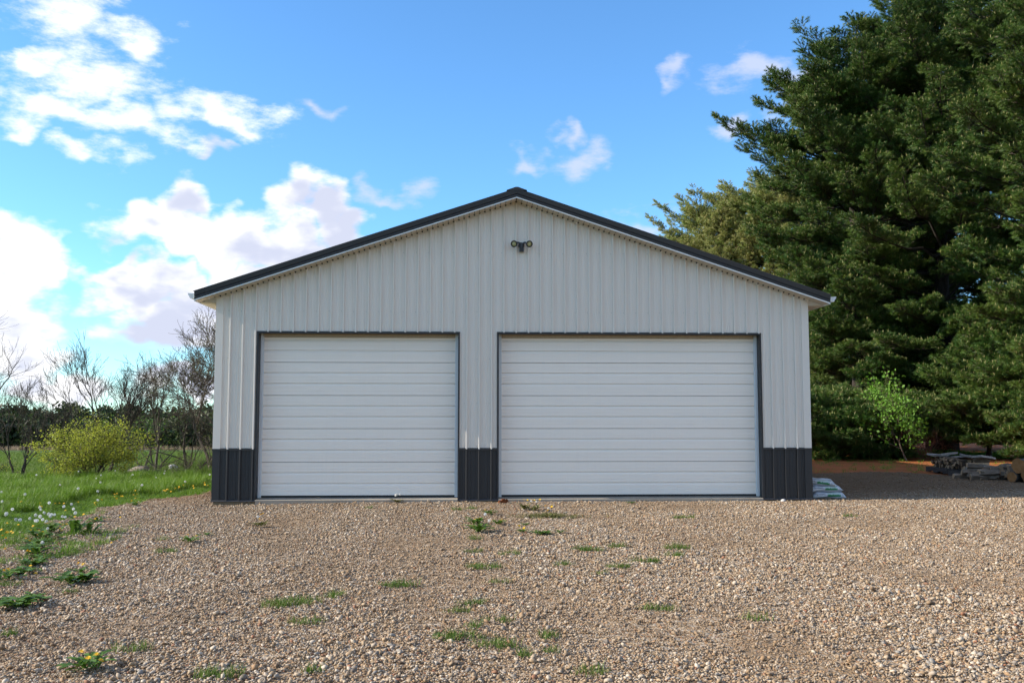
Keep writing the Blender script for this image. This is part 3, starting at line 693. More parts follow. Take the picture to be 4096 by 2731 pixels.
gr = scatter('gravel', 'pebbles', CLUST, np.stack([px_, py_, pz_], 1), np.stack([rng.normal(0, .16, m_), rng.normal(0, .16, m_), rng.uniform(0, 6.28, m_)], 1), big, rng.integers(0, 14, m_), None, dirt)
tag(gr, 'loose rounded river pebbles covering the yard', 'gravel', kind='stuff')
print('pebble clusters', m_)
# a few bigger loose stones picked out singly
def stone(name, loc, r, m, label, seed, squash=0.7, cat='stone', group=None):
    V, F = pebble(r, seed, 2); V[:, 2] *= squash / 0.6
    me = mesh_np(name, V, F, [0.5] * len(V), m, True); o = link(name, me); o.location = loc; o.rotation_euler = (0, 0, seed); tag(o, label, cat, group); return o
stone('stone', (10.37, -0.20, float(G(10.37, -.2)) + 0.02), 0.055, M['pale_stone'], 'pale angular stone against the wainscot beside the wide door', 11)
stone('stone', (11.05, -0.25, float(G(11.05, -.25)) + 0.01), 0.045, M['pale_stone'], 'flat pale stone at the barn corner by the stacked bags', 12, 0.4)
stone('field_rock', (-6.07, 13.6, float(G(-6.07, 13.6)) + 0.12), 0.26, M['stone'], 'round brown boulder half sunk in the rough meadow', 13)
stone('field_rock', (-5.35, 14.9, float(G(-5.35, 14.9)) + 0.08), 0.17, M['pale_stone'], 'small pale rock lying beside the slender budding tree', 14)

# ------------------------------------------------------------------ grass
def blades(nb, h0, h1, spread, w, lean, seed, segs=3):
    q = np.random.default_rng(seed); P = []
    for i in range(nb):
        h = q.uniform(h0, h1); a_ = q.uniform(0, 6.28); b0 = np.array([q.normal(0, spread), q.normal(0, spread), 0]); dr = np.array([math.cos(a_), math.sin(a_), 0]); sd = np.array([-dr[1], dr[0], 0])
        ln = q.uniform(0.2, 1.0) * lean * h; V = []; F = []
        for s in range(segs):
            t = s / segs; c = b0 + dr * ln * t * t + np.array([0, 0, h * t * (1 - 0.15 * t)]); ww = w * (1 - t * 0.75) * 0.5; V += [c - sd * ww, c + sd * ww]
        V.append(b0 + dr * ln + np.array([0, 0, h * 0.86])); V = np.array(V)
        for s in range(segs - 1): F.append((2 * s, 2 * s + 1, 2 * s + 3, 2 * s + 2))
        F.append((2 * segs - 2, 2 * segs - 1, 2 * segs)); P.append((V, F, float(q.uniform())))
    return join_np(P)
def gmesh(name, m, *a_): V, F, T = blades(*a_); return mesh_np(name, V, F, T, m)
GT = [gmesh('grass_tuft', M['grass'], 15, 0.07, 0.19, 0.035, 0.0085, 0.9, 200 + k) for k in range(8)]
FT = [gmesh('field_tuft', M['field_grass'], 18, 0.10, 0.30, 0.07, 0.014, 0.8, 300 + k, 2) for k in range(5)]
n = 60000; gx_ = rng.uniform(-12, 0.2, n); gy_ = rng.uniform(-9, 8.3, n)
vmk, dep = view_mask(gx_, gy_)
dist = xbound(gy_) - gx_
patch = sst(gy_, -9.0, -6.5) * (1 - sst(gy_, -3.6, -2.4)) * np.clip(vnoise(gx_, gy_, 5.0, 41) * 1.6 + 0.1, 0, 1)
dist = np.where(dist < 0.3, np.maximum(dist, np.minimum(dist + 1.25, 0.28) * (patch > 0.15) + (patch <= 0.15) * -9), dist)
lf = vnoise(gx_, gy_, 1.1, 21)
keep = vmk & (dist > -0.35 + 0.25 * rng.uniform(size=n)) & (rng.uniform(size=n) < np.clip(0.30 + dist * 1.2, 0.03, 1.0)) & ~((gx_ > -0.05) & (gy_ > -0.1))
gx_, gy_, dist, lf = gx_[keep], gy_[keep], dist[keep], lf[keep]; m_ = len(gx_)
hgt = np.where(dist < 1.0 + 0.3 * np.sin(gy_ * 1.3), 0.55, 1.35) * (1 + 0.75 * lf + 0.6 * vnoise(gx_, gy_, 4.4, 22)) * rng.uniform(0.6, 1.35, m_); hgt = np.clip(hgt, 0.25, 2.4)
o = scatter('lawn_grass', 'lawn', GT, np.stack([gx_, gy_, G(gx_, gy_) - 0.035], 1), np.stack([rng.normal(0, .12, m_), rng.normal(0, .12, m_), rng.uniform(0, 6.28, m_)], 1), np.stack([np.full(m_, 1.0), np.full(m_, 1.0), hgt], 1), rng.integers(0, 8, m_))
tag(o, 'bright green uncut grass beside the gravel', 'grass', kind='stuff'); print('lawn', m_)
n = 90000; u_ = rng.uniform(0, 1, n); fy_ = 8.0 + 62 * u_ ** 1.8; fx_ = rng.uniform(-40, 3, n)
vmk, dep = view_mask(fx_, fy_, 0.03)
keep = vmk & (fx_ < 0.5) ; fx_, fy_ = fx_[keep], fy_[keep]; m_ = len(fx_)
fs_ = np.clip(0.9 + 0.7 * vnoise(fx_, fy_, 0.8, 31) + 0.2 * rng.normal(size=m_), 0.35, 2.0) * (1 + (fy_ - 8) * 0.012)
o = scatter('meadow_grass', 'meadow', FT, np.stack([fx_, fy_, G(fx_, fy_) - 0.04], 1), np.stack([rng.normal(0, .15, m_), rng.normal(0, .15, m_), rng.uniform(0, 6.28, m_)], 1), fs_, rng.integers(0, 5, m_))
tag(o, 'rough green meadow grass beyond the lawn', 'grass', kind='stuff'); print('meadow', m_)
# fresh ground cover under the pines
def leaf_quads(nl, rad, size, seed, flat=0.5, hz=0.05):
    q = np.random.default_rng(seed); P = []
    for i in range(nl):
        c = np.array([q.normal(0, rad), q.normal(0, rad), abs(q.normal(0, hz))]); d1 = q.normal(size=3); d1[2] *= flat; d1 /= np.linalg.norm(d1); d2 = np.cross(d1, q.normal(size=3) + np.array([0, 0, 2.0])); d2 /= np.linalg.norm(d2); s = size * q.uniform(0.6, 1.3)
        P.append((np.array([c, c + d1 * s * .5 + d2 * s * .28, c + d1 * s, c + d1 * s * .5 - d2 * s * .28]), [(0, 1, 2, 3)], float(q.uniform())))
    return join_np(P)
def lmesh(name, m, *a_): V, F, T = leaf_quads(*a_); return mesh_np(name, V, F, T, m)
GC = [lmesh('cover_leaves', M['fresh_leaf'], 40, 0.10, 0.05, 400 + k) for k in range(4)] + [gmesh('cover_grass', M['fresh_leaf'], 14, 0.1, 0.3, 0.08, 0.012, 0.7, 410 + k) for k in range(3)]
n = 2600; cx = rng.normal(0, 1, n) * 1.6 + 23.6; cy = rng.normal(0, 1, n) * 0.45 + 18.6 - (cx - 23.0) * 0.95
k2 = rng.uniform(17.5, 22.5, 420); cy2 = rng.normal(0, .35, 420) + 17.4 + 0.25 * (k2 - 18); k3 = rng.uniform(12, 22, 260); cy3 = rng.uniform(8, 16, 260)
cx = np.concatenate([cx, k2, k3]); cy = np.concatenate([cy, cy2, cy3]); m_ = len(cx)
o = scatter('ground_cover', 'cover', GC, np.stack([cx, cy, G(cx, cy) - 0.01], 1), np.stack([np.zeros(m_), np.zeros(m_), rng.uniform(0, 6.28, m_)], 1), np.concatenate([rng.uniform(0.6, 1.4, n), rng.uniform(0.6, 1.2, 420), rng.uniform(0.3, 0.7, 260)]), rng.integers(0, 7, m_))
tag(o, 'low fresh green ground cover along the edge of the pines', 'ground cover', kind='stuff')

# ------------------------------------------------------------------ weeds in the gravel
WEEDS = [(-0.57,-4.25,0.40,'dock'),(-1.08,-4.05,0.41,'dand_seed'),(0.95,-8.14,0.42,'rosette'),(0.74,-7.52,0.16,'dand'),(0.16,-7.50,0.30,'rosette'),(0.96,-9.33,0.40,'rosette'),(0.98,-9.01,0.23,'rosette'),(2.36,-11.36,0.27,'dand'),(2.43,-10.81,0.20,'grass'),(1.18,-5.32,0.22,'dand'),(0.73,-5.01,0.16,'grass'),(1.11,-6.05,0.23,'grass'),(-0.21,-4.09,0.27,'grass'),(0.10,-6.01,0.19,'grass'),(0.02,-6.25,0.17,'grass'),(-0.16,-6.51,0.22,'rosette'),(-0.70,-5.24,0.25,'rosette'),(-1.31,-0.17,0.22,'dand'),(-1.05,-2.55,0.23,'dand'),(1.69,-3.73,0.18,'dead'),(1.19,-4.65,0.15,'rosette'),(3.20,-9.36,0.43,'grass'),(3.53,-9.05,0.19,'grass'),(3.45,-10.09,0.20,'grass'),(3.17,-11.53,0.27,'grass'),(3.72,-11.44,0.13,'grass'),(0.06,-4.91,0.16,'grass'),(1.38,-10.29,0.11,'grass'),(1.13,-8.74,0.14,'grass'),(5.56,-1.68,0.23,'dead'),(5.70,-1.81,0.20,'dead'),(5.88,-2.63,0.58,'moss'),(4.74,-3.58,0.33,'dand'),(5.06,-3.69,0.22,'dand'),(4.78,-4.56,0.37,'dand'),(4.96,-2.33,0.20,'dand'),(4.48,-1.63,0.19,'grass'),(4.66,-1.43,0.15,'grass'),(2.94,-1.18,0.13,'grass'),(5.43,-3.89,0.16,'rosette'),(5.59,-4.92,0.25,'rosette'),(5.35,-4.67,0.13,'dand'),(5.83,-4.85,0.16,'rosette'),(4.72,-5.33,0.16,'grass'),(6.00,-6.32,0.29,'grass'),(6.40,-6.09,0.21,'grass'),(7.08,-6.24,0.28,'grass'),(6.95,-6.76,0.20,'grass'),(4.71,-6.49,0.17,'grass'),(5.11,-6.68,0.20,'grass'),(4.81,-7.52,0.29,'grass'),(5.60,-7.44,0.16,'grass'),(6.22,-7.57,0.24,'grass'),(6.55,-7.21,0.25,'grass'),(4.93,-8.39,0.15,'grass'),(4.01,-8.54,0.27,'grass'),(4.68,-9.42,0.20,'grass'),(4.55,-9.72,0.16,'grass'),(4.87,-10.08,0.15,'grass'),(4.70,-10.30,0.11,'grass'),(4.59,-10.66,0.28,'grass'),(4.82,-10.87,0.23,'grass'),(5.22,-10.60,0.17,'grass'),(5.18,-11.01,0.11,'grass'),(4.99,-11.14,0.11,'grass'),(6.16,-9.76,0.22,'grass'),(5.37,-11.58,0.18,'grass'),(7.51,-0.54,0.18,'rosette'),(7.88,-3.04,0.25,'grass'),(3.33,-0.16,0.21,'dand_seed'),(6.82,-10.15,0.14,'grass'),(10.51,-2.90,0.17,'grass'),(5.95,-8.03,0.12,'grass'),(5.83,-2.81,0.17,'dead'),(0.0,-6.95,0.30,'rosette'),(-0.30,-6.2,0.34,'dand'),(-0.55,-5.75,0.30,'rosette'),(0.35,-8.2,0.20,'grass'),(-0.85,-4.75,0.36,'dand'),(-1.0,-5.1,0.3,'grass'),(-0.35,-5.2,0.3,'grass'),(0.15,-7.9,0.3,'dand')]
def rosette_mesh(name, w, nl, up, seed, m):
    q = np.random.default_rng(seed); mb = MB()
    for i in range(nl):
        a_ = 6.283 * i / nl + q.normal(0, .3); ln = w * 0.5 * q.uniform(0.65, 1.15); rise = up * q.uniform(0.4, 1.2); wd = ln * q.uniform(0.13, 0.2)
        o_ = np.array([q.normal(0, w * 0.12), q.normal(0, w * 0.12), 0]); dr = np.array([math.cos(a_), math.sin(a_), 0]); sd = np.array([-dr[1], dr[0], 0]); mb.cur = float(q.uniform()); vs = []
        prof = [(0, .15), (.2, .35), (.32, .8), (.42, .5), (.55, 1.0), (.66, .62), (.8, .95), (.92, .5)]
        for t, ww in prof:
            c = o_ + dr * ln * t + np.array([0, 0, 0.020 + ln * (rise * t - rise * 0.62 * t * t)]); vs += [tuple(c - sd * wd * ww + np.array([0, 0, .25 * wd * ww])), tuple(c), tuple(c + sd * wd * ww + np.array([0, 0, .25 * wd * ww]))]
        vs.append(tuple(o_ + dr * ln + np.array([0, 0, 0.020 + ln * rise * .38]))); fs = []
        for s in range(len(prof) - 1):
            for j in range(2): fs.append((3 * s + j, 3 * s + j + 1, 3 * s + j + 4, 3 * s + j + 3))
        k = 3 * len(prof) - 3; fs += [(k, k + 1, k + 3), (k + 1, k + 2, k + 3)]; mb.add(vs, fs)
    return mb.mesh(name, m)
def flower_mesh():
    mb = MB(); vs = []; fs = []
    for ring, (r, z, nn) in enumerate(((0.022, 0.0, 16), (0.017, 0.007, 14), (0.010, 0.011, 10))):
        for i in range(nn):
            a_ = 6.283 * i / nn + ring * .2; a2 = a_ + 2.2 / nn; a0 = a_ - 2.2 / nn
            mb.add([(0, 0, z * .6), (r * .75 * math.cos(a0), r * .75 * math.sin(a0), z + .002), (r * math.cos(a_), r * math.sin(a_), z + .004), (r * .75 * math.cos(a2), r * .75 * math.sin(a2), z + .002)], [(0, 1, 2, 3)])
    return mb.mesh('flower_head', M['dandelion'])
def puff_mesh(r=0.021):
    mb = MB(); q = np.random.default_rng(5); bm = bmesh.new(); bmesh.ops.create_icosphere(bm, subdivisions=2, radius=1)
    for v in bm.verts:
        d = Vector(v.co); u = d.cross(Vector((.3, .5, .8))).normalized(); w_ = d.cross(u); t = d * r * float(q.uniform(.9, 1.08)); s = r * 0.20
        mb.add([tuple(d * r * .3), tuple(t + u * s), tuple(t - u * s)], [(0, 1, 2)]); mb.add([tuple(t * .96 + u * s), tuple(t * .96 + w_ * s), tuple(t * .96 - u * s), tuple(t * .96 - w_ * s)], [(0, 1, 2, 3)])
    bm.free(); return mb.mesh('seed_head', M['fluff'])
FLOWER, PUFF = flower_mesh(), puff_mesh()
STEMS = []
for k in range(4):
    mb = MB(); q = random.Random(k); bx, by = q.uniform(-.25, .25), q.uniform(-.25, .25); mb.tube([(0, 0, 0), (bx * .3, by * .3, .5), (bx, by, 1.0)], [.0026, .0022, .0018], 4); STEMS.append((mb.mesh('stem', M['stem']), bx, by))
def dandelion(parent, x, y, z, h, puff, rot=0):
    """stem and head as parts of a plant"""
    me, bx, by = STEMS[random.randrange(4)]
    s = link('stem', me, parent); s.location = (x, y, z); s.scale = (h, h, h)
    hd = link('seed_head' if puff else 'flower_head', PUFF if puff else FLOWER, parent); hd.location = (x + bx * h, y + by * h, z + h + (0.012 if puff else 0)); k = random.uniform(.85, 1.2)
    hd.scale = (k, k, k); hd.rotation_euler = (random.uniform(-.5, .5), random.uniform(-.5, .5), random.uniform(0, 6))
cnt = {}
for i, (x, y, w, kd) in enumerate(WEEDS):
    z = float(G(x, y)); q = random.Random(i * 17)
    if kd == 'grass':
        nt_ = 1 if w < 0.1 else max(4, int((w / 0.06) ** 2 * 0.85)); P = []; qq = np.random.default_rng(900 + i)
        for j in range(min(nt_, 40)):
            V, F, T = blades(18, 0.018, 0.060 + 0.05 * float(qq.uniform()) ** 2, 0.030, 0.0052, 1.0, 5000 + i * 40 + j, 2); rr = w * (0.5 if w > 0.13 else 0.22) * math.sqrt(qq.uniform()); aa = qq.uniform(0, 6.28)
            P.append((V + np.array([rr * 1.15 * math.cos(aa), rr * 0.75 * math.sin(aa), 0.008]), F, float(qq.uniform())))
        V, F, T = join_np(P); o = link('grass_tuft', mesh_np('grass_tuft', V, F, T, M['yard_grass'])); o.location = (x, y, z)
        zone = ('facing the narrower door' if 0.756 < x < 4.3 else 'facing the pier between doors' if x < 5.25 else 'facing the wide door' if x < 10.1 else 'near the bags') if x > 0.6 else 'by the lawn edge'
        far = 'close to the barn' if y > -3.2 else ('midway across the yard' if y > -8.2 else 'far from the barn')
        size = 'broad mat' if w > 0.255 else 'tuft' if w > 0.165 else 'tiny tuft'
        tag(o, f'{size} of grass in gravel {far}, {zone}', 'grass tuft', f'{size}s of grass {far} {zone}')
    elif kd == 'moss':
        P = []; qq = np.random.default_rng(77)
        for j in range(110):
            V, F, T = blades(14, 0.03, 0.085, 0.028, 0.006, 1.0, 7000 + j, 2); P.append((V + np.array([qq.normal(0, w * .42), qq.normal(0, .16), 0.004]), F, float(qq.uniform())))
        V, F, T = join_np(P); o = link('moss_patch', mesh_np('moss_patch', V, F, T, M['dry_grass'])); o.location = (x, y, z); tag(o, 'olive yellow mossy patch in the gravel before the wide door', 'moss')
    else:
        t = empty('weed_plant', (x, y, z), q.uniform(0, 6))
        if kd == 'dock':
            link('leaves', rosette_mesh('leaves', w * 1.25, 20, 1.9, i, M['weed']), t); dandelion(t, .08, .1, 0, .12, False); dandelion(t, -.1, -.06, 0, .10, False)
            tag(t, 'tall dark green dock plant with upright leaves at the edge of the gravel', 'weed')
        elif kd == 'rosette':
            link('leaves', rosette_mesh('leaves', w * 1.05, 18 if w < .25 else 40, 0.75, i, M['weed']), t)
            tag(t, 'large flat rosette of jagged green leaves lying on the gravel' if w > .27 else 'small flat rosette of jagged green leaves on the gravel', 'weed', 'large leaf rosettes' if w > .27 else 'small leaf rosettes')
        elif kd == 'dand':
            link('leaves', rosette_mesh('leaves', w * 1.15, 24, 1.05, i, M['weed']), t)
            for j in range(2 if w < .25 else 4): dandelion(t, q.uniform(-.3, .3) * w, q.uniform(-.3, .3) * w, 0, q.uniform(.05, .11), False)
            if w > .3: dandelion(t, q.uniform(-.3, .3) * w, .1, 0, .15, True)
            tag(t, 'dandelion plant with yellow flowers growing in the gravel', 'dandelion', 'flowering dandelions in the gravel')
        elif kd == 'dead':
            link('leaves', rosette_mesh('leaves', w * 1.3, 20, 1.4, i, M['dry_grass']), t)
            for j in range(4): dandelion(t, q.uniform(-.3, .3) * w, q.uniform(-.3, .3) * w, 0, q.uniform(.12, .2), j == 0)
            tag(t, 'withered weed with thin bare stalks in the gravel', 'weed', 'withered weeds in the gravel')
        else:
            link('leaves', rosette_mesh('leaves', w, 24, 1.1, i, M['weed'] if w > .3 else M['dry_grass']), t)
            for j in range(9 if w > .3 else 4): dandelion(t, q.uniform(-.35, .35) * w, q.uniform(-.3, .3) * w, 0, q.uniform(.16, .26) if w > .3 else q.uniform(.1, .17), True)
            tag(t, 'big dandelion clump with many white seed heads at the lawn edge' if w > .3 else 'small seeding dandelion against the sill of the narrower door', 'dandelion')
# dandelions in the lawn
spots = []
for k in range(22): spots.append((rng.normal(-1.75, .38), rng.normal(-3.0, .8), 1, rng.uniform(.14, .26)))
for k in range(34): spots.append((rng.uniform(-7.5, -1.4), rng.uniform(-2.2, 7.5), 1, rng.uniform(.16, .30)))
for k in range(34): spots.append((rng.normal(-1.35, .30), rng.uniform(-5.6, -2.4), 0, rng.uniform(.06, .14)))
for k in range(40): y = rng.uniform(-2, 4.5); spots.append((float(xbound(y)) - abs(rng.normal(.1, .5)), y, 0, rng.uniform(.08, .17)))
for k in range(10): spots.append((rng.uniform(-.9, .5), rng.uniform(-8, -5), 0, rng.uniform(.04, .09)))
for (x, y, p, h) in spots:
    x, y = float(x), float(y)
    if not view_mask(np.array(x), np.array(y), 0.0)[0] or (x > -0.1 and y > -.1): continue
    t = empty('dandelion', (x, y, float(G(x, y)) - 0.02)); dandelion(t, 0, 0, 0, float(h), bool(p))
    where = 'in tall grass toward the yellow green bush' if y > 2.5 and x < -3 else 'in the lawn beside the barn corner' if y > -0.5 else 'in the lawn near the dock plant' if y > -4.5 else 'among weeds at the gravel edge'
    tag(t, ('white dandelion seed head ' if p else 'yellow dandelion flower ') + where, 'dandelion', ('seed heads ' if p else 'yellow dandelions ') + where)

# ------------------------------------------------------------------ bags beside the barn
def m_bag():
    m = mat('printed_plastic_bag', (0.6, 0.63, 0.66), 0.32, 0, 0.5); k = Nodes(m); o = k.co('Generated'); s = k.new('ShaderNodeSeparateXYZ'); k.l.new(o, s.inputs[0]); x, y, z = s.outputs
    n = k.noise(k.map(o, (40, 3, 3)), 1, 4); n2 = k.noise(k.map(o, (4, 4, 3)), 2, 4)
    base = k.ramp(n2, [(0.3, (0.40, 0.43, 0.47)), (0.7, (0.56, 0.58, 0.60))])
    def band(v, lo, hi): return k.math('MULTIPLY', k.math('GREATER_THAN', v, lo), k.math('LESS_THAN', v, hi))
    front = k.math('LESS_THAN', y, 0.30)
    top = k.math('ADD', 0.36, k.math('MULTIPLY', n, 0.45))
    green = k.math('MULTIPLY', k.math('MULTIPLY', band(x, 0.42, 0.80), front), k.math('MULTIPLY', k.math('GREATER_THAN', z, 0.34), k.math('LESS_THAN', z, top)))
    haze = k.math('MULTIPLY', k.math('MULTIPLY', band(x, 0.42, 0.80), front), band(z, 0.34, 0.85))
    c = k.mix(k.math('MULTIPLY', haze, 0.45), base, (0.30, 0.46, 0.36)); c = k.mix(green, c, (0.012, 0.17, 0.055))
    ch = k.math('GREATER_THAN', k.noise(k.map(o, (75, 1, 14)), 1, 2), 0.50)
    txt = k.math('MULTIPLY', k.math('MULTIPLY', band(x, 0.08, 0.36), front), k.math('MULTIPLY', band(z, 0.52, 0.66), ch)); c = k.mix(txt, c, (0.03, 0.03, 0.05))
    line = k.math('MULTIPLY', band(z, 0.80, 0.835), k.math('LESS_THAN', y, 0.6)); c = k.mix(line, c, (0.04, 0.05, 0.11))
    fine = k.math('MULTIPLY', k.math('MULTIPLY', band(x, 0.84, 0.95), front), k.math('MULTIPLY', band(z, 0.35, 0.75), k.math('GREATER_THAN', k.noise(o, 60, 2), 0.55))); c = k.mix(fine, c, (0.2, 0.2, 0.24))
    k.base(c); k.bump(k.noise(o, 9, 5), 0.5, 0.02); return m
M['bag'] = m_bag()
def bag(loc, rz, L_, w, h, label, seed, tilt=0.0, droop=0.0):
    q = np.random.default_rng(seed); nu, nv = 28, 20; V = []; F = []
    for j in range(nv):
        t = 2 * math.pi * j / nv; cy, cz = math.cos(t), math.sin(t); cy = math.copysign(abs(cy) ** 0.75, cy); cz = math.copysign(abs(cz) ** 0.8, cz)
        for i in range(nu + 1):
            u = i / nu * 2 - 1; end = max(0.0, (abs(u) - 0.72) / 0.28); pin = 1 - 0.86 * end ** 2.4
            x = u * L_ / 2; y = cy * w / 2 * (1 - 0.10 * end); z = cz * h / 2 * pin * (1 + 0.06 * math.sin(9 * u + seed) * cy)
            x += 0.008 * math.sin(6 * t + seed) * end; z += 0.010 * math.sin(5 * u + 2 * t + seed) - droop * max(0, u) ** 2 * 0.05
            V.append((x, y, z + h / 2 - 0.25 * h * end))
    for j in range(nv):
        for i in range(nu): a0 = j * (nu + 1) + i; b0 = ((j + 1) % nv) * (nu + 1) + i; F.append((a0, a0 + 1, b0 + 1, b0))
    F.append(tuple(j * (nu + 1) for j in range(nv))); F.append(tuple(j * (nu + 1) + nu for j in range(nv - 1, -1, -1)))
    me = bpy.data.meshes.new('bag'); me.from_pydata(V, [], F); me.materials.append(M['bag']); me.polygons.foreach_set('use_smooth', [True] * len(F)); me.update()
    o = link('bag', me); fix_normals(o); o.location = loc; o.rotation_euler = (0, tilt, rz); tag(o, label, 'bag', 'white printed bags stacked at the barn corner'); return o
gz = float(G(11.4, .4)) + 0.012
bag((11.42, 0.42, gz), 0.03, 0.66, 0.36, 0.140, 'white plastic bag with green grass print, lowest of the stack on the gravel', 1, 0, 0.3)
bag((11.38, 0.44, gz + 0.118), 0.05, 0.62, 0.36, 0.138, 'white plastic bag with green grass print, in the middle of the stack', 2)
bag((11.06, 0.60, gz + 0.165), 0.10, 0.46, 0.36, 0.120, 'white plastic bag tucked behind the stack against the barn wall', 4)
bag((11.30, 0.48, gz + 0.236), -0.30, 0.58, 0.36, 0.140, 'white plastic bag lying askew on top of the stack', 3, 0.10)
# rusty iron
t = MB(); t.box(-.075, .075, -.028, .028, 0, .05); t.box(-.02, .045, -.03, .02, .05, .075); t.add([(.05, -.02, .03), (.105, -.03, .0), (.11, .02, .0), (.07, .03, .06), (.06, -.02, .075), (.095, -.01, .06)], [(0, 1, 5, 4), (1, 2, 3, 5), (4, 5, 3), (0, 4, 3), (0, 3, 2), (0, 2, 1)])
o = t.build('iron_bracket', M['rust']); bv = o.modifiers.new('bevel', 'BEVEL'); bv.width = 0.006; bv.segments = 2
o.location = (5.23, -0.33, float(G(5.23, -.33)) + 0.012); o.rotation_euler = (0.05, -.08, 0.25); tag(o, 'lump of rusty iron lying on the gravel between the two doors', 'scrap iron')

# ------------------------------------------------------------------ firewood
def log_mesh(name, ln, r, split, seed, bark, endm):
    q = np.random.default_rng(seed); n = 9 if split else 16; prof = []
    if split:
        k = q.integers(4, 7); prof = [(r * (0.75 + 0.35 * q.uniform()) * math.cos(6.283 * i / k + q.normal(0, .2)), r * (0.75 + .35 * q.uniform()) * math.sin(6.283 * i / k + q.normal(0, .2))) for i in range(k)]
    else: prof = [(r * (1 + .05 * q.normal()) * math.cos(6.283 * i / n), r * (1 + .05 * q.normal()) * math.sin(6.283 * i / n)) for i in range(n)]
    n = len(prof); V = []; F = []; segs = 5
    for s in range(segs + 1):
        dx, dy = q.normal(0, r * .05, 2)
        for (a_, b_) in prof: V.append((ln * (s / segs - .5) + (q.normal(0, .02) if split else 0), a_ * (1 + q.normal(0, .11 if split else .04)) + dx, b_ * (1 + q.normal(0, .11 if split else .04)) + dy))
    for s in range(segs):
        for i in range(n): F.append((s * n + i, s * n + (i + 1) % n, (s + 1) * n + (i + 1) % n, (s + 1) * n + i))
    nb = len(F); F += [tuple(range(n - 1, -1, -1)), tuple(range(segs * n, segs * n + n))]
    me = bpy.data.meshes.new(name); me.from_pydata(V, [], F); me.materials.append(bark); me.materials.append(endm)
    mi = [0] * nb + [1, 1]; me.polygons.foreach_set('material_index', mi)
    if not split: me.polygons.foreach_set('use_smooth', [True] * nb + [False] * 2)
    me.update(); return me
SPL = [log_mesh('split_log', 0.42, 0.060, True, 40 + k, M['split_side'], M['split_wood']) for k in range(8)]
# stack runs along Y at x = 17.3 .. 17.8, its ends face the barn
for (y0, y1, m, lb) in ((5.75, 7.05, 'black_beam', 'grey weathered timber runner under the near end of the firewood stack'), (7.07, 8.25, 'black_beam', 'dark notched pallet runner under the far end of the firewood stack')):
    mb = MB(); zb = float(G(17.3, (y0 + y1) / 2)) + .0
    prof = [(y0, .02), (y0 + .25, .02), (y0 + .27, .055), (y0 + .52, .055), (y0 + .54, .02), (y1 - .42, .02), (y1 - .40, .055), (y1 - .18, .055), (y1 - .16, .02), (y1, .02), (y1, .13), (y0, .13)] if m == 'black_beam' and y0 > 6 else [(y0, .0), (y1, .0), (y1, .13), (y0, .14)]
    mb.prism(prof, lambda y, z: (17.22, y, zb + z), lambda y, z: (17.30, y, zb + z)); mb.box(17.78, 17.86, y0, y1, zb, zb + .13)
    if y0 > 6: mb.box(17.22, 17.86, y0, y1, zb + .131, zb + .15)
    else: mb.box(17.22, 17.86, y0, y1, zb + .141, zb + .155)
    o = fix_normals(mb.build('pallet_runner', M[m])); tag(o, lb, 'timber')
zb = float(G(17.4, 7)) + .155
q = random.Random(3); row = 0; zz = zb + .055; ni = 0
while row < 3:
    y = 5.98 + (row % 2) * .06
    while y < 8.02:
        o = link('firewood_log', SPL[q.randrange(8)]); o.location = (17.53 + q.uniform(-.09, .05), y + q.uniform(-.012, .012), zz + q.uniform(-.012, .012)); o.rotation_euler = (q.uniform(0, 6.28), q.uniform(-.05, .05), q.uniform(-.06, .06))
        if row == 2 and 6.2 < y < 6.9: o.location.z -= .03
        rw = ('bottom', 'middle', 'top')[row]; tag(o, f'split firewood piece in the {rw} row of the low stack', 'firewood', f'{rw} row of the firewood stack'); y += q.uniform(.105, .135); ni += 1
    zz += .092; row += 1
ztop = zz - .055
def board(loc, L_, w, h, rot, label, m='grey_board', bend=0.0, seed=0):
    q = np.random.default_rng(seed); n = 8; mb = MB(); vs = []; fs = []
    for i in range(n + 1):
        t = i / n - .5; zb_ = bend * (t * t * 4) + q.normal(0, .004); jag = q.normal(0, .015)
        vs += [(L_ * t, -w / 2 + jag, zb_), (L_ * t, w / 2 + jag, zb_), (L_ * t, w / 2 + jag, zb_ + h), (L_ * t, -w / 2 + jag, zb_ + h)]
    for i in range(n):
        for k in range(4): fs.append((4 * i + k, 4 * i + (k + 1) % 4, 4 * i + 4 + (k + 1) % 4, 4 * i + 4 + k))
    fs += [(3, 2, 1, 0), (4 * n, 4 * n + 1, 4 * n + 2, 4 * n + 3)]; mb.add(vs, fs); o = fix_normals(mb.build('slab_board', M[m])); o.location = loc; o.rotation_euler = rot; tag(o, label, 'board'); return o
board((17.48, 7.98, ztop + .015), .56, .30, .045, (0.12, .08, .15), 'pale grey slab of wood capping the far end of the firewood', seed=1)
board((17.52, 7.72, ztop + .055), .58, .28, .05, (-.10, -.10, .32), 'second grey slab overlapping the end cap of the firewood', seed=2)
board((17.62, 6.95, ztop + .02), 1.1, .26, .03, (.12, .06, 1.45), 'brown grey plank lying along the middle of the firewood', 'grey_board', seed=3)
board((17.85, 7.2, ztop + .01), 1.3, .28, .03, (0, 0, 1.62), 'long plank along the back of the firewood stack', seed=4)
board((17.47, 6.20, ztop + .03), .62, .36, .05, (0.16, .10, .25), 'wide curled grey slab on the near end of the firewood', bend=.04, seed=5)
board((17.60, 5.92, ztop + .04), .66, .26, .05, (-.14, .12, .55), 'grey slab jutting out from the near corner of the firewood', seed=6)
board((17.40, 5.86, zb + .02), .60, .16, .09, (0, 0, .05), 'thick pale block at the near foot of the firewood', seed=7)
board((17.40, 5.90, zb + .115), .55, .16, .10, (0, 0, .03), 'brown block stood between the slabs at the near end', 'split_wood', seed=8)
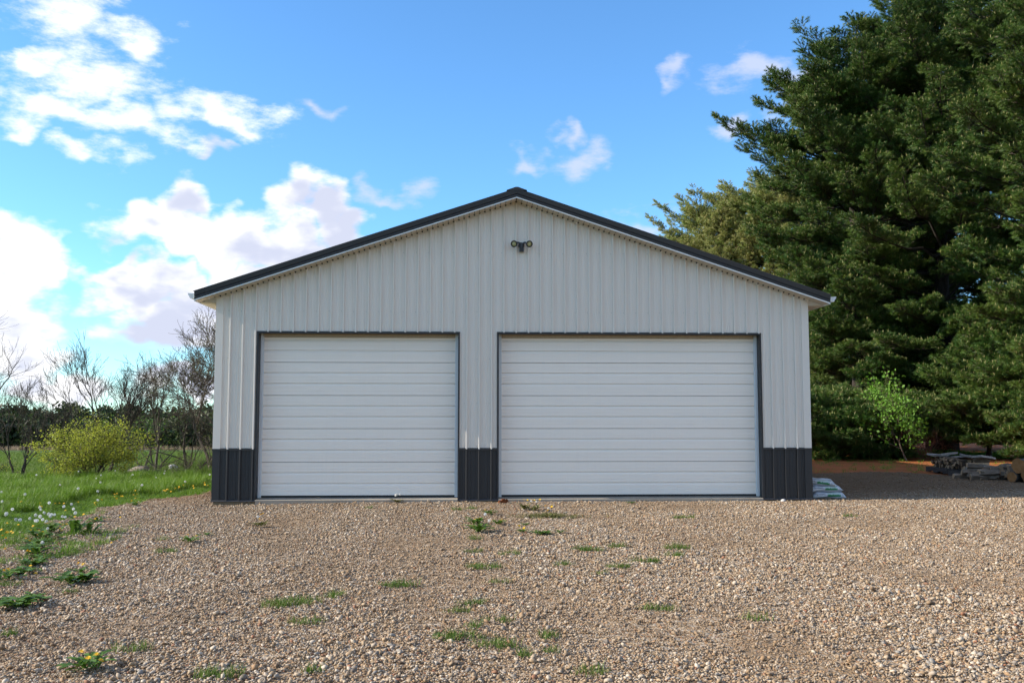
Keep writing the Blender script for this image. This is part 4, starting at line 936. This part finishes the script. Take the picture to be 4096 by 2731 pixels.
# loose split pile between stack and round logs
SLONG = [log_mesh('split_rail', 0.75, 0.10, True, 60 + k, M['pale_bark'], M['split_wood']) for k in range(5)]
q = random.Random(9)
for k in range(18):
    lvl = k // 8; y = 4.75 + q.uniform(0, .85); x = 17.15 + q.uniform(-.35, .35) + .12 * lvl
    o = link('split_log', SLONG[q.randrange(5)]); o.location = (x, y, float(G(x, y)) + .065 + lvl * .11); o.rotation_euler = (q.uniform(0, 6), q.uniform(-.16, .16), q.uniform(-.55, .1)); o.scale = (.8, .75, .75); tag(o, 'rough split log with pale bark thrown on the loose pile', 'log', 'loose split logs beside the stack')
for lvl, zc, nm in ((0, .09, 'bottom'), (1, .19, 'middle'), (2, .29, 'sunlit top')):
    for k in range(6 - lvl):
        y = 4.30 + k * .17 + lvl * .08; x = 17.80 + q.uniform(-.08, .08)
        o = link('split_log', SLONG[q.randrange(5)]); o.location = (x, y, float(G(x, y)) + zc); o.rotation_euler = (q.uniform(0, 6), q.uniform(-.06, .06), q.uniform(-.15, .15)); tag(o, f'pale split log in the {nm} layer of the heap behind the round logs', 'log', f'{nm} layer of the log heap')
RND = log_mesh('round_log', 0.75, 0.165, False, 80, M['bark'], M['sawn_end']); RND2 = log_mesh('round_log', 0.65, 0.115, False, 81, M['bark'], M['sawn_end']); RND3 = log_mesh('round_log', 0.75, 0.16, False, 82, M['bark'], M['sawn_end'])
for me, loc, rz, lb in ((RND, (17.52, 3.98, .375), 0.55, 'thick round log with fresh orange sawn end, on top of the others'), (RND2, (17.38, 4.06, .115), 0.5, 'small round log with sawn end lying on the gravel'), (RND3, (17.62, 3.80, .16), 0.58, 'large round log with orange sawn end under the top log')):
    o = link('round_log', me); o.location = (loc[0], loc[1], loc[2] + float(G(loc[0], loc[1]))); o.rotation_euler = (0, 0, rz); tag(o, lb, 'log')

# ------------------------------------------------------------------ pines
def tuft(P, base, axis, q, nn=26, ln=0.105, w=0.0085, tint=None):
    axis = axis / np.linalg.norm(axis); h = np.cross(axis, [0.2, 0.5, 0.84]); h /= np.linalg.norm(h); g = np.cross(axis, h)
    V = []; F = []
    for i in range(nn):
        a_ = q.uniform(0, 6.283); sp = q.uniform(0.25, 1.05); d = axis * math.cos(sp) + (h * math.cos(a_) + g * math.sin(a_)) * math.sin(sp); d = d + np.array([0, 0, -0.10])
        s = np.cross(d, q.normal(size=3)); s /= (np.linalg.norm(s) + 1e-9); l = ln * q.uniform(.75, 1.15); b = base + axis * q.uniform(-.03, .03)
        k = len(V); V += [b - s * w * .5, b + s * w * .5, b + d * l]; F.append((k, k + 1, k + 2))
    P.append((np.array(V), F, float(q.uniform(0, .8)) if tint is None else tint))
def spray(seed, candles, m, ln=0.42):
    q = np.random.default_rng(seed); P = []
    ends = [(np.array([0., 0, 0]), np.array([ln, 0, ln * .12]))]
    for s in (-1, 1):
        for t in (0.3, 0.58): b = np.array([ln * t, 0, ln * t * .1]); ends.append((b, b + np.array([ln * .32, s * ln * q.uniform(.3, .45), ln * q.uniform(-.05, .12)])))
    for (b, e_) in ends:
        d = e_ - b; mbt = MB(); mbt.tube([tuple(b), tuple(e_)], [.005, .003], 3, False); P.append((np.array(mbt.v), mbt.f, 1.0))
        nT = max(2, int(np.linalg.norm(d) / .075))
        for k in range(nT):
            t = 0.35 + 0.65 * (k + 1) / nT; tuft(P, b + d * t, d + np.array([0, 0, .18]) * np.linalg.norm(d) + q.normal(0, .05, 3), q)
        if q.uniform() < candles:
            for c in range(q.integers(1, 3)):
                c0 = e_ + q.normal(0, .01, 3); top = c0 + np.array([q.normal(0, .01) + .015, q.normal(0, .012), q.uniform(.05, .10)]); mbt = MB(); mbt.tube([tuple(c0), tuple((c0 + top) / 2), tuple(top)], [.006, .0075, .002], 4, True); P.append((np.array(mbt.v), mbt.f, 0.9))
    V, F, T = join_np(P); return mesh_np('pine_spray', V, F, T, m)
SPR = [spray(500 + k, 0.38, M['pine']) for k in range(7)]
SPR_P = [spray(520 + k, 1.0, M['pine_pale']) for k in range(6)]
def pine(name, x, y, H, Rm, seed, label, pale=False, low=0.5, dens=1.0, group='white pines behind the barn', dome=0.0, topheavy=False):
    q = np.random.default_rng(seed); z0 = float(G(x, y)); t = empty(name, (x, y, z0)); tag(t, label, 'pine tree', group)
    r0 = 0.016 * H + 0.02; lean = q.normal(0, .012, 2); nz = 9
    tp = [(lean[0] * H * (i / nz) ** 1.5 * 2 + .03 * q.normal() * (i > 0), lean[1] * H * (i / nz) ** 1.5 * 2 + .03 * q.normal() * (i > 0), -0.15 + (H + .1) * i / nz) for i in range(nz + 1)]
    mb = MB(); mb.tube(tp, [max(.012, r0 * (1 - .93 * i / nz)) * (1.35 if i == 0 else 1) for i in range(nz + 1)], 10); mb.build('trunk', M['pine_bark'], t, True)
    tz = np.array([p[2] for p in tp]); tx = np.array([p[0] for p in tp]); ty = np.array([p[1] for p in tp])
    lb = MB(); pos = []; rot = []; scl = []
    z = low; az0 = q.uniform(0, 6.28)
    while z < H - 0.15:
        f = (z - low) / (H - low)
        prof = min(1.0, ((0.46 + 1.8 * f) if H > 6 else (0.62 + 1.25 * f)) if f < .3 else 1.0) * (1 - max(0, (f - .32) / .68) ** ((1.35 if H < 6 else 1.75) + dome)) + 0.05
        if topheavy: prof *= 0.66 + 0.34 * float(sst(f, .28, .58))
        nb = int(round(q.uniform(4, 6.5))); az0 += q.uniform(.5, 1.3)
        for b in range(nb):
            az_ = az0 + 6.283 * b / nb + q.normal(0, .22); L_ = Rm * prof * q.uniform(.66, 1.10)
            if L_ < .25: L_ = .25
            up = 0.55 * f - 0.12 + q.normal(0, .17); zb_ = z + q.uniform(-.4, .4) * (1 if H > 6 else .3); bx = float(np.interp(zb_, tz, tx)); by = float(np.interp(zb_, tz, ty)); n = 6; pts = []
            for i in range(n + 1):
                s = i / n; rr = L_ * s; az2 = az_ + .12 * math.sin(s * 3 + seed); pts.append(np.array([bx + rr * math.cos(az2), by + rr * math.sin(az2), zb_ + L_ * (up * s + .16 * s * s * s + .015 * q.normal())]))
            rb = 0.010 + 0.011 * L_; lb.tube([tuple(p) for p in pts], [max(.006, rb * (1 - .85 * i / n)) for i in range(n + 1)], 4, False)
            P = np.array(pts); seg = np.linspace(0, 1, n + 1)
            def at(s): return np.array([np.interp(s, seg, P[:, c]) for c in range(3)])
            def put(p, a2, pit, sc): pos.append(p); rot.append((q.normal(0, .25), -pit, a2)); scl.append(sc)
            s = max(.22, 1 - 2.6 / L_); step = 0.20 / L_ / dens
            while s < 1.0:
                p = at(s); wid = min(0.95, 0.32 * L_) * (1.15 - s) / .6
                for sd in (-1, 1):
                    a2 = az_ + sd * q.uniform(.6, 1.15); ll = max(.05, wid * q.uniform(.5, 1.1)); m = max(1, int(ll / .26))
                    for j in range(m):
                        d_ = ll * (j + .3) / m; pp = p + np.array([math.cos(a2) * d_, math.sin(a2) * d_, d_ * (.10 + .1 * q.normal())])
                        put(pp, a2 + q.normal(0, .35), .22 + .18 * q.normal() + .3 * f, q.uniform(.95, 1.45))
                    if ll > .3: lb.tube([tuple(p), tuple(p + np.array([math.cos(a2), math.sin(a2), .1]) * ll)], [.008, .004], 3, False)
                if q.uniform() < .6: put(p + np.array([0, 0, .04]), az_ + q.normal(0, .6), .55 + .2 * q.normal(), q.uniform(.7, 1.1))
                s += step * q.uniform(.8, 1.25)
            put(pts[-1], az_, .35 + .3 * f, q.uniform(.9, 1.3)); put(pts[-1] - (pts[-1] - pts[-2]) * .5, az_ + q.normal(0, .3), .4, 1.1)
        z += q.uniform(.34, .52) * (0.75 + 0.022 * H) * (1.0 if H > 6 else .62)
    for k in range(4): pos.append(np.array([tx[-1], ty[-1], H - .1 - .15 * k])); rot.append((0, -1.3, k * 1.7)); scl.append(1.0)
    lb.build('limbs', M['pine_bark'], t)
    S_ = SPR_P if pale else SPR; k = len(pos)
    o = scatter('foliage', 'pale_spray' if pale else 'spray', S_, np.array(pos), np.array(rot), np.array(scl), q.integers(0, len(S_), k), t)
    o['kind'] = 'stuff'
    return k
tot = 0
for a_ in [
  ('pine_tree', 20.6, 20.6, 17.6, 5.6, 1, 'wide white pine nearest the barn eave', False, 1.0, 1.1, 'white pines behind the barn', 0.5, True),
  ('pine_tree', 23.6, 19.4, 21.5, 5.8, 2, 'tallest dark white pine standing right of the pine by the barn', False, 1.6, 1.1),
  ('pine_tree', 25.4, 13.2, 22.0, 5.4, 3, 'dark white pine whose boughs hang over the log heap', False, 2.2, 1.1),
  ('pine_tree', 20.6, 40.2, 14.9, 5.0, 4, 'pale olive pine showing its crown just above the roof slope', True, 2.0, 1.0, 'white pines behind the barn', 2.0),
  ('pine_tree', 23.4, 38.1, 15.8, 5.0, 5, 'second pale olive pine between the roof and the dark pines', True, 2.0, 1.0, 'white pines behind the barn', 2.0),
  ('pine_tree', 26.4, 25.8, 22.0, 5.6, 6, 'white pine standing in the second row behind the tall ones', False, 1.0, 0.8),
  ('pine_tree', 24.4, 27.6, 13.0, 4.6, 7, 'mid height pine behind the wide pine by the eave', False, 0.8, 0.9),
  ('pine_tree', 31.5, 24.6, 23.0, 5.6, 9, 'shaded pine in the second row behind the log heap', False, 1.0, 0.8),
  ('pine_tree', 27.2, 34.0, 21.0, 5.6, 10, 'far pine closing the gap between the rows', False, 1.0, 0.6),
  ('pine_sapling', 17.6, 16.6, 2.2, 2.3, 11, 'low young pine with boughs on the ground behind the barn corner', False, 0.15, 1.3),
  ('pine_sapling', 19.6, 17.2, 1.9, 2.0, 12, 'low spreading young pine behind the leafy green sapling', False, 0.15, 1.3),
  ('pine_sapling', 23.3, 15.9, 4.6, 2.3, 13, 'young pine with a thin visible trunk behind the firewood', False, 0.65, 1.2),
  ('pine_sapling', 24.0, 13.2, 4.4, 2.3, 14, 'young pine with long needles above the round logs', False, 0.7, 1.2)]:
    tot += pine(*a_)
print('pine sprays', tot)

# ------------------------------------------------------------------ deciduous trees and shrubs
def grow(mb, tips, p, d, ln, r, lvl, q, spread, up, nkids, taper=.72, wig=.16, minr=.0035, clear=False):
    n = 4; pts = [p]; dirs = [d]
    for i in range(n):
        d = d + Vector((q.gauss(0, wig), q.gauss(0, wig), q.gauss(0, wig * .6) + up * .12)); d.normalize(); p = p + d * (ln / n); pts.append(p); dirs.append(d)
    rr = [max(minr * .8, r * (1 - (1 - taper) * i / n)) for i in range(n + 1)]
    mb.tube(pts, rr, 6 if r > .02 else (4 if r > .008 else 3), False)
    if lvl <= 0:
        for i in range(1, n + 1): tips.append((pts[i], dirs[i]))
        return
    k = nkids if isinstance(nkids, int) else nkids[min(len(nkids) - 1, lvl - 1)]
    for j in range(k):
        i = n if j == 0 else (q.randint(n - 1, n) if clear else q.randint(1, n)); base = dirs[i]; side = base.cross(Vector((q.gauss(0, 1), q.gauss(0, 1), q.gauss(0, 1))))
        if side.length < 1e-3: continue
        side.normalize(); s = spread * q.uniform(.55, 1.2) * (0.45 if j == 0 else 1); nd = (base * math.cos(s) + side * math.sin(s)); nd.z += up * .25; nd.normalize()
        grow(mb, tips, pts[i], nd, ln * q.uniform(.58, .86), max(minr, rr[i] * (.78 if j == 0 else .58)), lvl - 1, q, spread, up, nkids, taper, wig, minr)
def leaves_on(tips, q, m, prob, size, per, name, parent, jitter=.05, droop=0.0):
    mb = MB()
    for (p, d) in tips:
        for j in range(per):
            if q.random() > prob: continue
            c = p + Vector((q.gauss(0, jitter), q.gauss(0, jitter), q.gauss(0, jitter))); a_ = Vector((q.gauss(0, 1), q.gauss(0, 1), q.gauss(0, .7) - droop)).normalized(); b_ = a_.cross(Vector((q.gauss(0, 1), q.gauss(0, 1), q.gauss(0, 1)))).normalized(); s = size * q.uniform(.6, 1.3); mb.cur = q.random()
            mb.add([tuple(c), tuple(c + a_ * s * .45 + b_ * s * .3), tuple(c + a_ * s), tuple(c + a_ * s * .45 - b_ * s * .3)], [(0, 1, 2, 3)])
    return mb.build(name, m, parent)
def tree(name, x, y, stems, seed, label, cat, lvl, nk, spread, up, ln, r, bark, leaf=None, lean=(0, 0), group=None, lean_out=.3, wig=.16, sink=0.05, minr=.0035, clear=False):
    q = random.Random(seed); t = empty(name, (x, y, float(G(x, y)) - sink)); tag(t, label, cat, group); mb = MB(); tips = []
    for s in range(stems):
        az_ = 6.283 * s / max(1, stems) + q.uniform(-.5, .5); o_ = 0.0 if stems == 1 else lean_out * q.uniform(.4, 1.2)
        d = Vector((math.cos(az_) * o_ + lean[0], math.sin(az_) * o_ + lean[1], 1)).normalized(); grow(mb, tips, Vector((math.cos(az_) * .05 * (stems > 1), math.sin(az_) * .05 * (stems > 1), 0)), d, ln * q.uniform(.85, 1.15), r * q.uniform(.8, 1.1), lvl, q, spread, up, nk, wig=wig, minr=minr, clear=clear)
    mb.build('trunk', bark, t)
    if leaf: leaves_on(tips, q, leaf[0], leaf[1], leaf[2], leaf[3], 'crown', t, leaf[4] if len(leaf) > 4 else .05, leaf[5] if len(leaf) > 5 else 0)
    return t
tree('bare_tree', -10.3, 9.4, 2, 21, 'bare tree at the lawn edge reaching in with twiggy branches', 'tree', 5, (4, 4, 3, 3, 3), .75, .25, 1.7, .10, M['twig'], (M['bud_leaf'], .25, .03, 1))
tree('bare_tree', -7.85, 9.4, 3, 22, 'thin leafless multi stemmed tree left of the yellow green bush', 'tree', 5, (4, 3, 3, 3, 3), .42, .42, .92, .030, M['twig'], (M['bud_leaf'], .25, .03, 1), lean_out=.14, minr=.0042, clear=True)
tree('bare_tree', -7.15, 10.0, 2, 23, 'small forked leafless tree beside the yellow green bush', 'tree', 5, (3, 3, 3, 3, 2), .42, .42, .75, .026, M['twig'], (M['bud_leaf'], .2, .03, 1), lean_out=.22, minr=.0042, clear=True)
tree('bare_tree', -7.0, 13.4, 2, 24, 'spreading leafless tree with several dark stems behind the yellow bush', 'tree', 5, (4, 4, 3, 4, 4), .48, .44, 1.32, .058, M['twig'], (M['bud_leaf'], .2, .03, 1), lean_out=.12, minr=.0055, clear=True)
tree('slender_tree', -5.75, 14.2, 1, 25, 'slender upright tree with tiny pale new leaves', 'tree', 5, (3, 3, 3, 3, 4), .42, .50, 1.15, .045, M['twig'], (M['bud_leaf'], .7, .055, 1), wig=.08, minr=.0045, clear=True)
tree('thicket_tree', -3.35, 12.0, 3, 26, 'dense brown twiggy tree crowding the left wall of the barn', 'tree', 6, (4, 4, 4, 3, 3, 3), .68, .26, 1.75, .065, M['brown_twig'], (M['bud_leaf'], .25, .045, 1), lean_out=.28, minr=.0055)
tree('thicket_tree', -4.25, 12.9, 3, 27, 'tangled brown brush with arching branches next to the barn thicket', 'tree', 5, (4, 4, 3, 3, 3), .85, .05, 1.0, .045, M['brown_twig'], (M['bud_leaf'], .22, .04, 1), lean_out=.5)
tree('bare_tree', -2.6, 14.5, 1, 28, 'taller bare tree rising behind the barn thicket', 'tree', 6, (3, 3, 3, 3, 3, 3), .62, .34, 2.2, .09, M['twig'], None, minr=.008)
tree('leafing_tree', -6.75, 16.0, 2, 29, 'crooked little tree with fresh green leaves near the boulder', 'tree', 4, (4, 3, 3, 3), .7, .12, .75, .035, M['twig'], (M['fresh_leaf'], .6, .07, 1, .08))
tree('leafing_tree', -6.15, 15.6, 2, 30, 'small olive leaved tree between the boulder and the slender tree', 'tree', 4, (4, 3, 3, 3), .7, .12, .75, .035, M['twig'], (M['olive_leaf'], .6, .065, 1, .08))
tree('yellow_bush', -5.45, 8.3, 15, 31, 'rounded bush covered in yellow green spring leaves', 'bush', 3, (5, 4, 4), .60, .12, .74, .014, M['twig'], (M['yellow_leaf'], .85, .052, 3, .06), lean_out=.80)
tree('yellow_bush', -8.3, 8.9, 6, 32, 'low sparse yellow green bush under the thin leafless tree', 'bush', 3, (4, 3, 3), .7, .05, .35, .010, M['twig'], (M['yellow_leaf'], .4, .035, 1, .04), lean_out=.8)
for k, (x, y, s) in enumerate(((-2.0, 9.6, .5), (-3.0, 9.9, .45), (-3.9, 10.6, .5), (-2.6, 10.8, .6))):
    tree('bramble', x, y, 7, 40 + k, ['low green bramble at the foot of the barn thicket', 'straggling green bramble beside the thicket trunk', 'sparse bramble at the edge of the rough meadow', 'tall bramble against the back of the thicket'][k], 'bush', 3, (4, 3, 3), .8, .0, s, .009, M['brown_twig'], (M['olive_leaf'], .5, .04, 1, .05), lean_out=.9)
tree('leafy_sapling', 19.75, 14.7, 1, 50, 'leafy sapling with bright green leaves and a leaning pale stem before the pines', 'tree', 5, (4, 4, 3, 3, 3), .80, .14, 1.08, .034, M['pale_bark'], (M['fresh_leaf'], .7, .115, 2, .13, .8), lean=(-.45, -.05))
tree('dead_brush', 20.75, 15.3, 9, 51, 'tangle of red brown bare brush at the edge of the pines', 'bush', 3, (4, 3, 3), .8, .0, .5, .012, M['rust_twig'], None, lean_out=.8)

# ------------------------------------------------------------------ far woodland
WC = [lmesh('wood_clump', M['wood_mass'], 60, 0.75, 1.0, 600 + k, 1.0, 0.9) for k in range(5)]
pos = []; scl = []
q = np.random.default_rng(61)
for row, (dy, hh) in enumerate(((268, 8.0), (285, 11.0), (305, 12.5))):
    x = -230.0
    while x < 60:
        y = dy + q.normal(0, 4); h = hh * q.uniform(.75, 1.2); rr = h * q.uniform(.32, .45); z0 = float(G(x, y)); m = 46
        for j in range(m):
            u = q.normal(size=3); u /= np.linalg.norm(u); f = q.uniform(.5, 1.0) ** .5; pos.append((x + u[0] * rr * f, y + u[1] * rr * f, z0 + h * .52 + u[2] * h * .46 * f)); scl.append(q.uniform(.9, 1.7))
        x += rr * q.uniform(.9, 1.5)
m_ = len(pos); o = scatter('distant_woodland', 'woods', WC, np.array(pos), np.stack([rng.uniform(0, 6, m_), rng.uniform(0, 6, m_), rng.uniform(0, 6, m_)], 1), np.array(scl), rng.integers(0, 5, m_))
tag(o, 'dark green line of woodland beyond the meadow', 'woodland', kind='stuff'); print('woods', m_)
n = 1500; dx_ = rng.uniform(-190, 30, n); dy_ = rng.normal(252, 4, n)
DT = [gmesh('dry_tuft', M['dry_stalk'], 18, 0.5, 1.4, 0.6, 0.12, 0.5, 350 + k, 2) for k in range(4)]
o = scatter('dry_grass', 'dry', DT, np.stack([dx_, dy_, G(dx_, dy_) - 0.05], 1), np.stack([np.zeros(n), np.zeros(n), rng.uniform(0, 6, n)], 1), rng.uniform(.7, 1.4, n), rng.integers(0, 4, n))
tag(o, 'strip of dry brown grass at the foot of the far woodland', 'grass', kind='stuff')
